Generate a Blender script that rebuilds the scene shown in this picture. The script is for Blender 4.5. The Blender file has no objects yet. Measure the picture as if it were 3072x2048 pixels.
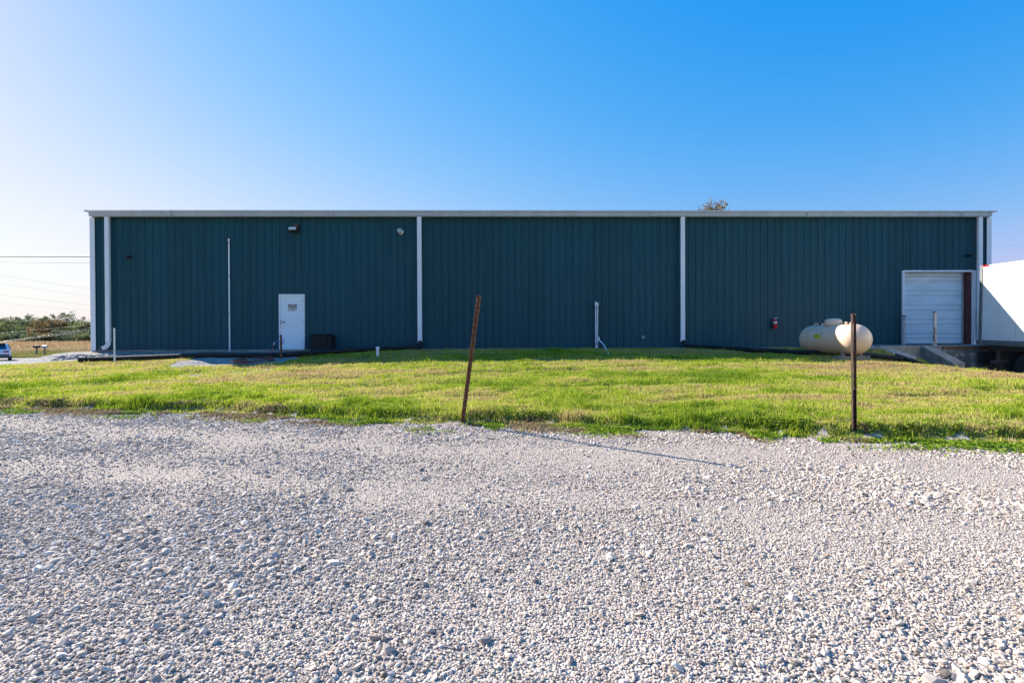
import bpy, math, random
import numpy as np
from mathutils import Vector, Matrix
random.seed(7); rng = np.random.default_rng(11)
S = bpy.context.scene
COL = S.collection
R = math.radians
PI = math.pi

# ------------------------------------------------------------------ camera frame
CAM = Vector((0, 0, 1.35))
YAW, PITCH, ROLL = R(1.06), R(0.41), R(0.235)
F_ = Vector((math.sin(YAW)*math.cos(PITCH), math.cos(YAW)*math.cos(PITCH), -math.sin(PITCH)))
R0 = Vector((math.cos(YAW), -math.sin(YAW), 0)); U0 = R0.cross(F_)
R_ = R0*math.cos(ROLL) - U0*math.sin(ROLL)
U_ = R_.cross(F_)
def ray(px, py): return F_ + R_*((px-1536)/1536) + U_*((1024-py)/1536)
def at(px, py, Y):
    d = ray(px, py); return CAM + d*((Y-CAM.y)/d.y)

# ------------------------------------------------------------------ terrain
def sm(a, b, x):
    t = np.clip((np.asarray(x, float)-a)/(b-a), 0, 1); return t*t*(3-2*t)
def edge(x): return 7.9-.255*x+.12*np.sin(.9*x)+.06*np.sin(2.3*x+1)
_lat = np.random.default_rng(3).random((256, 256))
def vnoise(x, y, s=1.0, o=0):
    x = np.asarray(x, float)/s+o*17.3+900; y = np.asarray(y, float)/s+o*9.1+900
    xi = np.floor(x).astype(int); yi = np.floor(y).astype(int); fx = x-xi; fy = y-yi
    fx = fx*fx*(3-2*fx); fy = fy*fy*(3-2*fy)
    a = _lat[xi % 256, yi % 256]; b = _lat[(xi+1) % 256, yi % 256]
    c = _lat[xi % 256, (yi+1) % 256]; d = _lat[(xi+1) % 256, (yi+1) % 256]
    return (a*(1-fx)+b*fx)*(1-fy)+(c*(1-fx)+d*fx)*fy
def height(x, y):
    x = np.asarray(x, float); y = np.asarray(y, float)
    e = edge(x); v = y-e
    H = np.interp(x, [-60,-24,-18,-14,-10,-5,0,8,11,12,13,14,16,20], [.35,.33,.38,.62,.78,.85,.88,.85,.75,.62,.46,.16,-.12,-.15])
    t = np.clip(v/np.maximum(17-e, 2), 0, 1)
    lp = .10+.07*vnoise(x, y, 1.5, 61)
    z = lp*sm(.0, .20, v)+(H-lp)*t**1.12+.02*np.clip(y-17, 0, 3)
    z = z+.50*sm(15.9, 17.1, y)*sm(10.8, 12.8, x)*(1-sm(14, 14.6, x))
    z = z+.03*(vnoise(x, y, 1.7)-.5)*sm(0, 1, v)+.05*(vnoise(x, y*1.4, .5, 2)-.5)*sm(0, .4, v)
    z = z-.055*sm(.6, .85, vnoise(x*.4, y*1.5, .8, 51))*sm(.2, .8, v)*(1-sm(15, 17, y))
    z = z+.02*(vnoise(x, y, 1.3, 5)-.5)*(1-sm(-.5, 0, v))
    zf = np.interp(y, [17,50,75,180,1500], [.36,-.7,-.75,1.2,3.0])
    dx = np.maximum(np.maximum(-16.4-x, x-18.7), 0); dy = np.maximum(np.maximum(20-y, y-50), 0)
    nb = 1-sm(.1, 2.4, np.hypot(dx, dy))
    w = sm(17.5, 24, y)
    z = z*(1-w)+zf*w
    zb = np.interp(x, [-16,-8,0,12], [.84,.86,.91,.93])
    w2 = sm(17.5, 19.8, y)*nb*(1-sm(14, 14.6, x)*(y < 20))
    return z*(1-w2)+zb*w2
def hz(x, y): return float(height(x, y))
def hit(px, py, ymax=19.75):
    d = ray(px, py); y = 2.0
    while y < ymax:
        p = CAM+d*(y/d.y)
        if p.z <= hz(p.x, y): break
        y += .02 if y < 25 else .3
    p = CAM+d*(min(y, ymax)/d.y)
    return Vector((p.x, p.y, hz(p.x, p.y)))

# ------------------------------------------------------------------ materials
def newmat(name):
    m = bpy.data.materials.new(name); m.use_nodes = True
    nt = m.node_tree; return m, nt, nt.nodes, nt.links, nt.nodes['Principled BSDF']
def mat(name, c, rough=.6, metal=0, var=.12, scale=3.0, bump=0, bscale=60, c2=None, stretch=None, spec=.5, fac2=.5):
    m, nt, N, L, P = newmat(name)
    P.inputs['Roughness'].default_value = rough; P.inputs['Metallic'].default_value = metal
    P.inputs['Specular IOR Level'].default_value = spec
    tc = N.new('ShaderNodeNewGeometry'); mp = N.new('ShaderNodeMapping')
    L.new(tc.outputs['Position'], mp.inputs[0])
    if stretch: mp.inputs['Scale'].default_value = stretch
    nz = N.new('ShaderNodeTexNoise'); nz.inputs['Scale'].default_value = scale; nz.inputs['Detail'].default_value = 6
    L.new(mp.outputs[0], nz.inputs[0])
    cr = N.new('ShaderNodeValToRGB'); cr.color_ramp.elements[0].position = .35; cr.color_ramp.elements[1].position = .65 if c2 is None else min(.95, fac2+.12)
    if c2 is None:
        a = [v*(1-var) for v in c]; b = [min(1, v*(1+var)) for v in c]
    else:
        a = c; b = c2; cr.color_ramp.elements[0].position = fac2
    cr.color_ramp.elements[0].color = (*a, 1); cr.color_ramp.elements[1].color = (*b, 1)
    L.new(nz.outputs[0], cr.inputs[0]); L.new(cr.outputs[0], P.inputs['Base Color'])
    if bump:
        n2 = N.new('ShaderNodeTexNoise'); n2.inputs['Scale'].default_value = bscale; n2.inputs['Detail'].default_value = 4
        L.new(tc.outputs['Position'], n2.inputs[0])
        b_ = N.new('ShaderNodeBump'); b_.inputs['Strength'].default_value = bump; b_.inputs['Distance'].default_value = .01
        L.new(n2.outputs[0], b_.inputs['Height']); L.new(b_.outputs[0], P.inputs['Normal'])
    return m
def attr_mat(name, stops, rough=.9, transl=0.0, attr='tone', spec=.2):
    m, nt, N, L, P = newmat(name)
    P.inputs['Roughness'].default_value = rough; P.inputs['Specular IOR Level'].default_value = spec
    a = N.new('ShaderNodeAttribute'); a.attribute_name = attr
    cr = N.new('ShaderNodeValToRGB'); e = cr.color_ramp.elements
    e[0].position = stops[0][0]; e[0].color = (*stops[0][1], 1); e[1].position = stops[-1][0]; e[1].color = (*stops[-1][1], 1)
    for p, c in stops[1:-1]:
        q = e.new(p); q.color = (*c, 1)
    L.new(a.outputs['Fac'], cr.inputs[0]); L.new(cr.outputs[0], P.inputs['Base Color'])
    if transl:
        t = N.new('ShaderNodeBsdfTranslucent'); mx = N.new('ShaderNodeMixShader'); mx.inputs[0].default_value = transl
        L.new(cr.outputs[0], t.inputs[0]); L.new(P.outputs[0], mx.inputs[1]); L.new(t.outputs[0], mx.inputs[2])
        L.new(mx.outputs[0], N['Material Output'].inputs[0])
    return m
def gravel_mat(name, scale=38, a=(.27,.25,.25), b=(.62,.60,.60), dirt=(.42,.36,.30), bump=1.0, dist=.02):
    m, nt, N, L, P = newmat(name); P.inputs['Roughness'].default_value = .95; P.inputs['Specular IOR Level'].default_value = .15
    g = N.new('ShaderNodeNewGeometry')
    v = N.new('ShaderNodeTexVoronoi'); v.inputs['Scale'].default_value = scale; L.new(g.outputs['Position'], v.inputs[0])
    cr = N.new('ShaderNodeValToRGB'); cr.color_ramp.elements[0].color = (*a, 1); cr.color_ramp.elements[1].color = (*b, 1)
    sp = N.new('ShaderNodeSeparateColor'); L.new(v.outputs['Color'], sp.inputs[0]); L.new(sp.outputs[0], cr.inputs[0])
    nz = N.new('ShaderNodeTexNoise'); nz.inputs['Scale'].default_value = .9; nz.inputs['Detail'].default_value = 8; L.new(g.outputs['Position'], nz.inputs[0])
    c2 = N.new('ShaderNodeValToRGB'); c2.color_ramp.elements[0].position = .5; c2.color_ramp.elements[1].position = .72
    L.new(nz.outputs[0], c2.inputs[0])
    mx = N.new('ShaderNodeMix'); mx.data_type = 'RGBA'; mx.inputs[7].default_value = (*dirt, 1)
    L.new(c2.outputs[0], mx.inputs[0]); L.new(cr.outputs[0], mx.inputs[6]); L.new(mx.outputs[2], P.inputs['Base Color'])
    ad = N.new('ShaderNodeMath'); ad.operation = 'MULTIPLY_ADD'; ad.inputs[1].default_value = -1.0
    L.new(v.outputs['Distance'], ad.inputs[0]); L.new(sp.outputs[1], ad.inputs[2])
    b_ = N.new('ShaderNodeBump'); b_.inputs['Strength'].default_value = bump; b_.inputs['Distance'].default_value = dist
    L.new(ad.outputs[0], b_.inputs['Height']); L.new(b_.outputs[0], P.inputs['Normal'])
    return m
def patch_mat(name, c1, c2, c3, scale=.6, rough=1.0, stretch=(1,1,1), bump=.6, bscale=25):
    m, nt, N, L, P = newmat(name); P.inputs['Roughness'].default_value = rough; P.inputs['Specular IOR Level'].default_value = .1
    g = N.new('ShaderNodeNewGeometry'); mp = N.new('ShaderNodeMapping'); mp.inputs['Scale'].default_value = stretch; L.new(g.outputs['Position'], mp.inputs[0])
    nz = N.new('ShaderNodeTexNoise'); nz.inputs['Scale'].default_value = scale; nz.inputs['Detail'].default_value = 9; nz.inputs['Roughness'].default_value = .7; L.new(mp.outputs[0], nz.inputs[0])
    cr = N.new('ShaderNodeValToRGB'); e = cr.color_ramp.elements; e[0].position = .38; e[1].position = .64
    e[0].color = (*c1, 1); e[1].color = (*c3, 1); q = e.new(.5); q.color = (*c2, 1)
    L.new(nz.outputs[0], cr.inputs[0]); L.new(cr.outputs[0], P.inputs['Base Color'])
    n2 = N.new('ShaderNodeTexNoise'); n2.inputs['Scale'].default_value = bscale; n2.inputs['Detail'].default_value = 5; L.new(g.outputs['Position'], n2.inputs[0])
    b_ = N.new('ShaderNodeBump'); b_.inputs['Strength'].default_value = bump; b_.inputs['Distance'].default_value = .05
    L.new(n2.outputs[0], b_.inputs['Height']); L.new(b_.outputs[0], P.inputs['Normal'])
    return m

M = {}
def wall_mat():
    m, nt, N, L, P = newmat('teal_siding'); P.inputs['Roughness'].default_value = .5; P.inputs['Specular IOR Level'].default_value = .25
    g = N.new('ShaderNodeNewGeometry'); mp = N.new('ShaderNodeMapping'); mp.inputs['Scale'].default_value = (15, 15, .10); L.new(g.outputs['Position'], mp.inputs[0])
    nz = N.new('ShaderNodeTexNoise'); nz.inputs['Scale'].default_value = 3; nz.inputs['Detail'].default_value = 7; nz.inputs['Roughness'].default_value = .75; L.new(mp.outputs[0], nz.inputs[0])
    cr = N.new('ShaderNodeValToRGB'); e = cr.color_ramp.elements; e[0].position = .3; e[1].position = .72
    e[0].color = (.005,.047,.064, 1); e[1].color = (.013,.098,.122, 1); L.new(nz.outputs[0], cr.inputs[0])
    # chalky weathering and small scuffs
    n2 = N.new('ShaderNodeTexNoise'); n2.inputs['Scale'].default_value = 14; n2.inputs['Detail'].default_value = 8; L.new(g.outputs['Position'], n2.inputs[0])
    c2 = N.new('ShaderNodeValToRGB'); c2.color_ramp.elements[0].position = .70; c2.color_ramp.elements[1].position = .86; L.new(n2.outputs[0], c2.inputs[0])
    mx = N.new('ShaderNodeMix'); mx.data_type = 'RGBA'; mx.inputs[7].default_value = (.02,.12,.14,1)
    L.new(c2.outputs[0], mx.inputs[0]); L.new(cr.outputs[0], mx.inputs[6])
    sx = N.new('ShaderNodeSeparateXYZ'); L.new(g.outputs['Position'], sx.inputs[0])
    dv = N.new('ShaderNodeMath'); dv.operation = 'MULTIPLY'; dv.inputs[1].default_value = 1/.855; L.new(sx.outputs[0], dv.inputs[0])
    fl = N.new('ShaderNodeMath'); fl.operation = 'FLOOR'; L.new(dv.outputs[0], fl.inputs[0])
    wn = N.new('ShaderNodeTexWhiteNoise'); wn.noise_dimensions = '1D'; L.new(fl.outputs[0], wn.inputs['W'])
    mr = N.new('ShaderNodeMapRange'); mr.inputs[3].default_value = .93; mr.inputs[4].default_value = 1.08; L.new(wn.outputs[0], mr.inputs[0])
    vm = N.new('ShaderNodeVectorMath'); vm.operation = 'SCALE'; L.new(mx.outputs[2], vm.inputs[0]); L.new(mr.outputs[0], vm.inputs['Scale']); L.new(vm.outputs[0], P.inputs['Base Color'])
    mp3 = N.new('ShaderNodeMapping'); mp3.inputs['Scale'].default_value = (.8, .8, .35); L.new(g.outputs['Position'], mp3.inputs[0])
    n3 = N.new('ShaderNodeTexNoise'); n3.inputs['Scale'].default_value = 2.0; n3.inputs['Detail'].default_value = 2; L.new(mp3.outputs[0], n3.inputs[0])
    b_ = N.new('ShaderNodeBump'); b_.inputs['Strength'].default_value = .25; b_.inputs['Distance'].default_value = .03
    L.new(n3.outputs[0], b_.inputs['Height']); L.new(b_.outputs[0], P.inputs['Normal'])
    return m
M['wall'] = wall_mat()
M['white'] = mat('white_trim', (.82,.84,.85), .45, var=.05, scale=2, stretch=(1,1,.4))
M['gutter'] = mat('gutter_paint', (.46,.49,.50), .4, var=.08, scale=1.5, stretch=(3,1,1))
M['roof'] = mat('galvalume_roof', (.55,.56,.57), .35, metal=.6, var=.05)
M['door'] = mat('white_door', (.78,.86,.88), .4, var=.04, scale=1)
M['ohdoor'] = mat('overhead_panel', (.72,.80,.83), .5, var=.07, scale=1.5, stretch=(1,1,3))
M['conc'] = mat('concrete', (.23,.215,.19), .95, var=.22, scale=4, bump=.4)
M['concdark'] = mat('stained_concrete', (.13,.125,.12), .95, c2=(.30,.30,.29), fac2=.52, scale=5, bump=.5)
M['rust'] = mat('rusted_steel', (.10,.05,.033), .75, c2=(.23,.13,.08), fac2=.5, scale=25, bump=.3)
M['rustdark'] = mat('dark_brown_steel', (.035,.018,.014), .6, c2=(.09,.035,.02), fac2=.5, scale=30, bump=.3)
M['rustred'] = mat('red_oxide_jamb', (.10,.028,.024), .8, var=.25, scale=8)
M['rustwhite'] = mat('flaking_white_paint', (.55,.52,.50), .8, c2=(.17,.075,.05), fac2=.52, scale=9, stretch=(1,1,.3), bump=.5)
M['black'] = mat('black_plastic', (.010,.011,.013), .75, var=.3, scale=6)
M['blackbox'] = mat('dark_box_paint', (.007,.0075,.008), .75, var=.2, scale=6)
M['bronze'] = mat('bronze_housing', (.05,.035,.025), .5, var=.2)
M['lens'] = mat('lamp_lens', (.62,.60,.50), .3, var=.05)
M['pvc'] = mat('white_pvc', (.82,.84,.85), .4, var=.06, scale=5)
M['galv'] = mat('galvanised', (.42,.43,.44), .5, metal=.4, var=.2, scale=9)
M['greydark'] = mat('grey_metal', (.10,.10,.11), .5, metal=.3, var=.2)
M['tank'] = mat('tan_tank_paint', (.82,.56,.40), .42, var=.05, scale=2.5, bump=.05, bscale=8)
M['tankrust'] = mat('rusty_leg', (.33,.25,.18), .8, c2=(.25,.11,.05), fac2=.55, scale=12)
M['limeyellow'] = mat('lime_sticker', (.55,.60,.02), .5, var=.03)
M['darkgreen'] = mat('green_sticker_ink', (.02,.16,.03), .5, var=.03)
M['red'] = mat('red_enamel', (.60,.010,.02), .3, var=.08)
M['redlens'] = mat('red_lens', (.5,.01,.015), .25, var=.05)
M['label'] = mat('paper_label', (.70,.70,.68), .6, var=.05)
M['ink'] = mat('black_ink', (.02,.02,.02), .6, var=.05)
M['oval'] = mat('faded_oval', (.42,.38,.33), .6, var=.08)
M['blue'] = mat('blue_handle', (.01,.10,.38), .4, var=.08)
M['hose'] = mat('red_rubber_hose', (.17,.055,.045), .65, var=.25, scale=10)
M['trailer'] = mat('trailer_white', (.82,.85,.86), .35, var=.025, scale=1.2)
M['alu'] = mat('aluminium_rail', (.24,.25,.26), .45, metal=.5, var=.1)
M['rubber'] = mat('tyre_rubber', (.02,.02,.02), .85, var=.2, scale=10)
M['glass'] = mat('tinted_glass', (.02,.05,.09), .06, var=.05, spec=.9)
M['carwhite'] = mat('car_paint', (.72,.73,.75), .22, var=.02)
M['plate'] = mat('plate_blue', (.35,.52,.68), .5, var=.1)
M['wood'] = mat('grey_wood', (.20,.18,.16), .9, var=.2, scale=20, stretch=(1,1,.2))
M['bark'] = mat('bark', (.11,.09,.07), .95, var=.3, scale=3)
M['wire'] = mat('wire', (.05,.05,.06), .6, var=.1)
M['wirelight'] = mat('pale_wire', (.19,.20,.21), .5, var=.1)
M['wirefar'] = mat('grey_wire', (.30,.32,.36), .5, var=.1)
M['rock'] = mat('grey_rock', (.20,.19,.19), .95, c2=(.38,.36,.35), fac2=.5, scale=4, bump=.8, bscale=15)
M['gravel'] = gravel_mat('crushed_limestone', 75, a=(.31,.25,.21), b=(.64,.54,.47), dirt=(.50,.43,.36), dist=.012)
M['gravelfar'] = gravel_mat('driveway_gravel', 20, a=(.22,.20,.19), b=(.46,.43,.40), dirt=(.36,.31,.26), bump=.8, dist=.04)
M['lawn'] = patch_mat('lawn_soil', (.10,.13,.02), (.17,.18,.035), (.24,.19,.07), scale=.8, stretch=(.6,2,1))
M['ground'] = patch_mat('rough_grass', (.07,.10,.025), (.14,.14,.045), (.26,.20,.10), scale=.25, stretch=(.5,1.5,1), bscale=3)
M['field'] = patch_mat('stubble_field', (.26,.16,.08), (.42,.29,.15), (.52,.40,.23), scale=.6, stretch=(.25,1.2,1), bscale=2)

# ------------------------------------------------------------------ mesh builder
class MB:
    def __init__(s): s.v = []; s.f = []; s.m = []; s.sm = []
    def add(s, vs, fs, mi=0, smooth=False):
        o = len(s.v); s.v += [tuple(v) for v in vs]; s.f += [tuple(i+o for i in f) for f in fs]; s.m += [mi]*len(fs); s.sm += [smooth]*len(fs); return s
    def box(s, lo, hi, mi=0, mat=None, ch=0.0):
        x0, y0, z0 = lo; x1, y1, z1 = hi
        if ch > 0:
            c = ch; P = []
            for sx, ax in ((0, x0), (1, x1)):
                for sy, ay in ((0, y0), (1, y1)):
                    for sz, az in ((0, z0), (1, z1)):
                        dx = c if sx == 0 else -c; dy = c if sy == 0 else -c; dz = c if sz == 0 else -c
                        P += [(ax, ay+dy, az+dz), (ax+dx, ay, az+dz), (ax+dx, ay+dy, az)]
            import itertools
            idx = lambda i, j, k, a: ((i*2+j)*2+k)*3+a
            fs = []
            fs += [(idx(0,0,0,0), idx(0,0,1,0), idx(0,1,1,0), idx(0,1,0,0)), (idx(1,0,0,0), idx(1,1,0,0), idx(1,1,1,0), idx(1,0,1,0))]
            fs += [(idx(0,0,0,1), idx(1,0,0,1), idx(1,0,1,1), idx(0,0,1,1)), (idx(0,1,0,1), idx(0,1,1,1), idx(1,1,1,1), idx(1,1,0,1))]
            fs += [(idx(0,0,0,2), idx(0,1,0,2), idx(1,1,0,2), idx(1,0,0,2)), (idx(0,0,1,2), idx(1,0,1,2), idx(1,1,1,2), idx(0,1,1,2))]
            for j in (0,1):
                for k in (0,1): fs.append((idx(0,j,k,1), idx(1,j,k,1), idx(1,j,k,2), idx(0,j,k,2)))
            for i in (0,1):
                for k in (0,1): fs.append((idx(i,0,k,0), idx(i,1,k,0), idx(i,1,k,2), idx(i,0,k,2)))
            for i in (0,1):
                for j in (0,1): fs.append((idx(i,j,0,0), idx(i,j,1,0), idx(i,j,1,1), idx(i,j,0,1)))
            for i in (0,1):
                for j in (0,1):
                    for k in (0,1): fs.append((idx(i,j,k,0), idx(i,j,k,1), idx(i,j,k,2)))
            vs = P
        else:
            vs = [(x0,y0,z0),(x1,y0,z0),(x1,y1,z0),(x0,y1,z0),(x0,y0,z1),(x1,y0,z1),(x1,y1,z1),(x0,y1,z1)]
            fs = [(0,3,2,1),(4,5,6,7),(0,1,5,4),(1,2,6,5),(2,3,7,6),(3,0,4,7)]
        if mat is not None: vs = [mat @ Vector(v) for v in vs]
        return s.add(vs, fs, mi)
    def tube(s, pts, r, n=10, mi=0, cap=True, smooth=True):
        pts = [Vector(p) for p in pts]; k = len(pts)
        rs = r if isinstance(r, (list, tuple)) else [r]*k
        ref = None; vs = []; fs = []
        for i, p in enumerate(pts):
            d = (pts[min(i+1, k-1)]-pts[max(i-1, 0)])
            if d.length < 1e-9: d = Vector((0, 0, 1))
            d.normalize()
            if ref is None: ref = Vector((0, 0, 1)) if abs(d.z) < .9 else Vector((1, 0, 0))
            a = (ref-d*ref.dot(d))
            if a.length < 1e-5: a = Vector((1, 0, 0)).cross(d)
            a.normalize(); b = d.cross(a); ref = a
            for j in range(n):
                t = 2*PI*j/n; vs.append(p+a*(rs[i]*math.cos(t))+b*(rs[i]*math.sin(t)))
        for i in range(k-1):
            for j in range(n):
                j2 = (j+1) % n; fs.append((i*n+j, i*n+j2, (i+1)*n+j2, (i+1)*n+j))
        s.add(vs, fs, mi, smooth)
        if cap:
            s.add(vs[:n], [tuple(range(n))[::-1]], mi); s.add(vs[-n:], [tuple(range(n))], mi)
        return s
    def lathe(s, prof, c, axis='z', n=28, mi=0, smooth=True):
        vs = []; fs = []; c = Vector(c)
        for (r, h) in prof:
            for j in range(n):
                t = 2*PI*j/n; a, b = r*math.cos(t), r*math.sin(t)
                q = {'z': (a, b, h), 'y': (a, h, b), 'x': (h, a, b)}[axis]
                vs.append(c+Vector(q))
        for i in range(len(prof)-1):
            for j in range(n):
                j2 = (j+1) % n; fs.append((i*n+j, i*n+j2, (i+1)*n+j2, (i+1)*n+j))
        fs.append(tuple(range(n))); fs.append(tuple(range((len(prof)-1)*n, len(prof)*n)))
        return s.add(vs, fs, mi, smooth)
    def prism(s, poly, lo, hi, axis='x', mi=0):
        n = len(poly)
        def P(a, b, h): return {'x': (h, a, b), 'y': (a, h, b), 'z': (a, b, h)}[axis]
        vs = [P(a, b, lo) for a, b in poly]+[P(a, b, hi) for a, b in poly]
        fs = [tuple(range(n)), tuple(range(n, 2*n))]+[(i, (i+1) % n, (i+1) % n+n, i+n) for i in range(n)]
        return s.add(vs, fs, mi)
    def build(s, name, mats, parent=None, fixn=True):
        org = Vector(parent['_o']) if parent is not None and '_o' in parent else Vector((0, 0, 0))
        me = bpy.data.meshes.new(name)
        me.from_pydata([tuple(Vector(v)-org) for v in s.v], [], s.f)
        for m_ in (mats if isinstance(mats, (list, tuple)) else [mats]): me.materials.append(m_)
        me.polygons.foreach_set('material_index', s.m); me.polygons.foreach_set('use_smooth', s.sm)
        if fixn:
            import bmesh
            b = bmesh.new(); b.from_mesh(me); bmesh.ops.recalc_face_normals(b, faces=b.faces); b.to_mesh(me); b.free()
        me.update()
        o = bpy.data.objects.new(name, me); COL.objects.link(o)
        if parent is not None:
            o.parent = parent; o['_o'] = parent['_o'] if '_o' in parent else (0, 0, 0)
        return o
def tag(o, label=None, cat=None, group=None, kind=None):
    if label: o['label'] = label
    if cat: o['category'] = cat
    if group: o['group'] = group
    if kind: o['kind'] = kind
    return o
def thing(name, label, cat, loc=(0,0,0), group=None, local=False, rot=None):
    o = bpy.data.objects.new(name, None); COL.objects.link(o); o.location = loc; o.empty_display_size = .2
    if rot: o.rotation_euler = rot
    o['_o'] = (0.0, 0.0, 0.0) if local else tuple(float(v) for v in loc)
    return tag(o, label, cat, group)

def npmesh(name, verts, faces, mats, attr=None, smooth=False):
    """verts (N,3), faces (F,k)"""
    me = bpy.data.meshes.new(name); nf, k = faces.shape
    me.vertices.add(len(verts)); me.vertices.foreach_set('co', verts.astype(np.float32).ravel())
    me.loops.add(nf*k); me.loops.foreach_set('vertex_index', faces.astype(np.int32).ravel())
    me.polygons.add(nf); me.polygons.foreach_set('loop_start', np.arange(0, nf*k, k, dtype=np.int32))
    try: me.polygons.foreach_set('loop_total', np.full(nf, k, dtype=np.int32))
    except Exception: pass
    me.polygons.foreach_set('use_smooth', np.full(nf, smooth, dtype=bool))
    me.update(calc_edges=True)
    me.materials.append(mats)
    if attr is not None:
        a = me.attributes.new('tone', 'FLOAT', 'POINT'); a.data.foreach_set('value', attr.astype(np.float32))
    o = bpy.data.objects.new(name, me); COL.objects.link(o); return o

# ------------------------------------------------------------------ ground sheets
def sheet(name, xs, ys, mask, off, m, smooth=True):
    X, Y = np.meshgrid(xs, ys, indexing='ij'); Z = height(X, Y)+off
    nx, ny = X.shape
    cx = (X[:-1,:-1]+X[1:,1:])/2; cy = (Y[:-1,:-1]+Y[1:,1:])/2
    mk = mask(cx, cy)
    I, J = np.nonzero(mk)
    f = np.stack([I*ny+J, (I+1)*ny+J, (I+1)*ny+J+1, I*ny+J+1], 1)
    V = np.stack([X.ravel(), Y.ravel(), Z.ravel()], 1)
    used, inv = np.unique(f, return_inverse=True)
    o = npmesh(name, V[used], inv.reshape(f.shape), m, smooth=smooth)
    return tag(o, kind='structure')
def bare(x, y):
    """bare gravel strips inside the lawn (by the hose, along the building)"""
    n = (vnoise(x, y, .5, 7)-.5)*.7
    a = (x < -7.2+n) & (y > 17.45+.5*n) & (x > -17.5)
    b = (x > -9.9+.7*n+(17-y)*.15) & (x < -6.5+.5*n-(17-y)*.05) & (y > 14.9+n*.6) & (y <= 17.6)
    c = (np.abs(y-(13.5+(x+7.2)*.9)) < .15+.35*n) & (x > -7.9) & (x < -6.4)
    d = (x > 12.1+n) & (x < 14.1) & (y > 16.6+n)
    e_ = (y > 19.55+.25*n)
    return a | b | c | d | e_
g1 = sheet('gravel_lot', np.arange(-24, 24.01, .16), np.arange(-6, 17, .16), lambda x, y: (y-edge(x)) < .04, .0, M['gravel'])
lx = np.arange(-34, 15.2, .14); ly = np.arange(5, 20.3, .14)
inl = lambda x, y: ((y-edge(x)) > -.1) & (y < 17.45+np.where(x > -14, 9, 0)) & (y < 20.05)
sheet('lawn', lx, ly, inl, .004, M['lawn'])
sheet('gravel_strip', np.arange(-17.8, 14.4, .09), np.arange(12.6, 20.1, .09), lambda x, y: bare(x, y) & (y < 20.0), .009, M['gravelfar'])
def drv(x, y): return (x < -14) & (y >= 17.3) & (y < 57+.35*(x+60)+2*(vnoise(x, y, 6, 4)-.5)) | (x < -13.9) & (y >= 17.3) & (y < 20) & (x > -20)
gx = np.concatenate([-np.geomspace(1500, 62, 26), np.arange(-60, -20, 1.), np.arange(-20, 24, .5), np.geomspace(24, 1500, 30)])
gy = np.concatenate([-np.geomspace(300, 8, 12), np.arange(-6, 24, .5), np.arange(24, 90, 1.), np.geomspace(90, 2500, 46)])
sheet('driveway', np.arange(-75, -13.5, .5), np.arange(17.3, 70, .5), lambda x, y: drv(x, y), .03, M['gravelfar'])
fieldmask = lambda x, y: (y > 106+.08*x)
sheet('ground', gx, gy, lambda x, y: ~((x > -14) & (x < 13) & (y > 1) & (y < 19)) & ~fieldmask(x, y), -.05, M['ground'])
sheet('field', gx, gy, fieldmask, -.05, M['field'])

# ------------------------------------------------------------------ loose stones (uncountable)
t_ = (1+5**.5)/2
ICO = np.array([(-1,t_,0),(1,t_,0),(-1,-t_,0),(1,-t_,0),(0,-1,t_),(0,1,t_),(0,-1,-t_),(0,1,-t_),(t_,0,-1),(t_,0,1),(-t_,0,-1),(-t_,0,1)])
ICO /= np.linalg.norm(ICO[0])
ICF = np.array([(0,11,5),(0,5,1),(0,1,7),(0,7,10),(0,10,11),(1,5,9),(5,11,4),(11,10,2),(10,7,6),(7,1,8),(3,9,4),(3,4,2),(3,2,6),(3,6,8),(3,8,9),(4,9,5),(2,4,11),(6,2,10),(8,6,7),(9,8,1)])
px_, py_, sz_ = [], [], []
for y0, y1, den, sc in ((1.4,3,6200,1.0),(3,4,5200,1.0),(4,5,3800,1.05),(5,6,2300,1.15),(6,7,1700,1.25),(7,8.5,1200,1.4),(8.5,11.8,800,1.6)):
    w = 1.12*y1+.8; n = int(den*2*w*(y1-y0))
    x = rng.uniform(-w, w, n); y = rng.uniform(y0, y1, n)
    k = (y < edge(x)-.04+.05*rng.random(n)) & (np.abs(x) < 1.12*y+.8)
    x, y = x[k], y[k]
    cl = vnoise(x, y, .9, 3)*.6+vnoise(x, y, .3, 6)*.4
    s = .0051*np.exp(.44*rng.standard_normal(len(x)))*(.6+.85*cl)*sc
    big = rng.random(len(x)) < .010+.05*(cl > .6)
    s = np.where(big, s*1.9, s); s = np.minimum(s, .03)
    vv = y-edge(x)+.8*(vnoise(x, y, 3, 9)-.5)
    trk = np.exp(-((vv+1.6)/.45)**2)+np.exp(-((vv+3.5)/.45)**2)
    keep = rng.random(len(x)) < (.66+.5*cl)*(1-.45*trk)
    s = s*(1-.25*trk)
    px_.append(x[keep]); py_.append(y[keep]); sz_.append(s[keep])
x = np.concatenate(px_); y = np.concatenate(py_); s = np.concatenate(sz_); n = len(x)
yawr = rng.uniform(0, 2*PI, n); tx = rng.normal(0, .35, n); ty = rng.normal(0, .35, n)
sc3 = np.stack([s*rng.uniform(1.0, 1.6, n), s*rng.uniform(.8, 1.15, n), s*rng.uniform(.5, .85, n)], 1)
V = ICO[None]*(1+rng.uniform(-.30, .30, (n, 12, 1)))*sc3[:, None, :]
def rotx(V, a): c, s_ = np.cos(a)[:, None], np.sin(a)[:, None]; return np.stack([V[..., 0], V[..., 1]*c-V[..., 2]*s_, V[..., 1]*s_+V[..., 2]*c], -1)
def roty(V, a): c, s_ = np.cos(a)[:, None], np.sin(a)[:, None]; return np.stack([V[..., 0]*c+V[..., 2]*s_, V[..., 1], -V[..., 0]*s_+V[..., 2]*c], -1)
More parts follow.
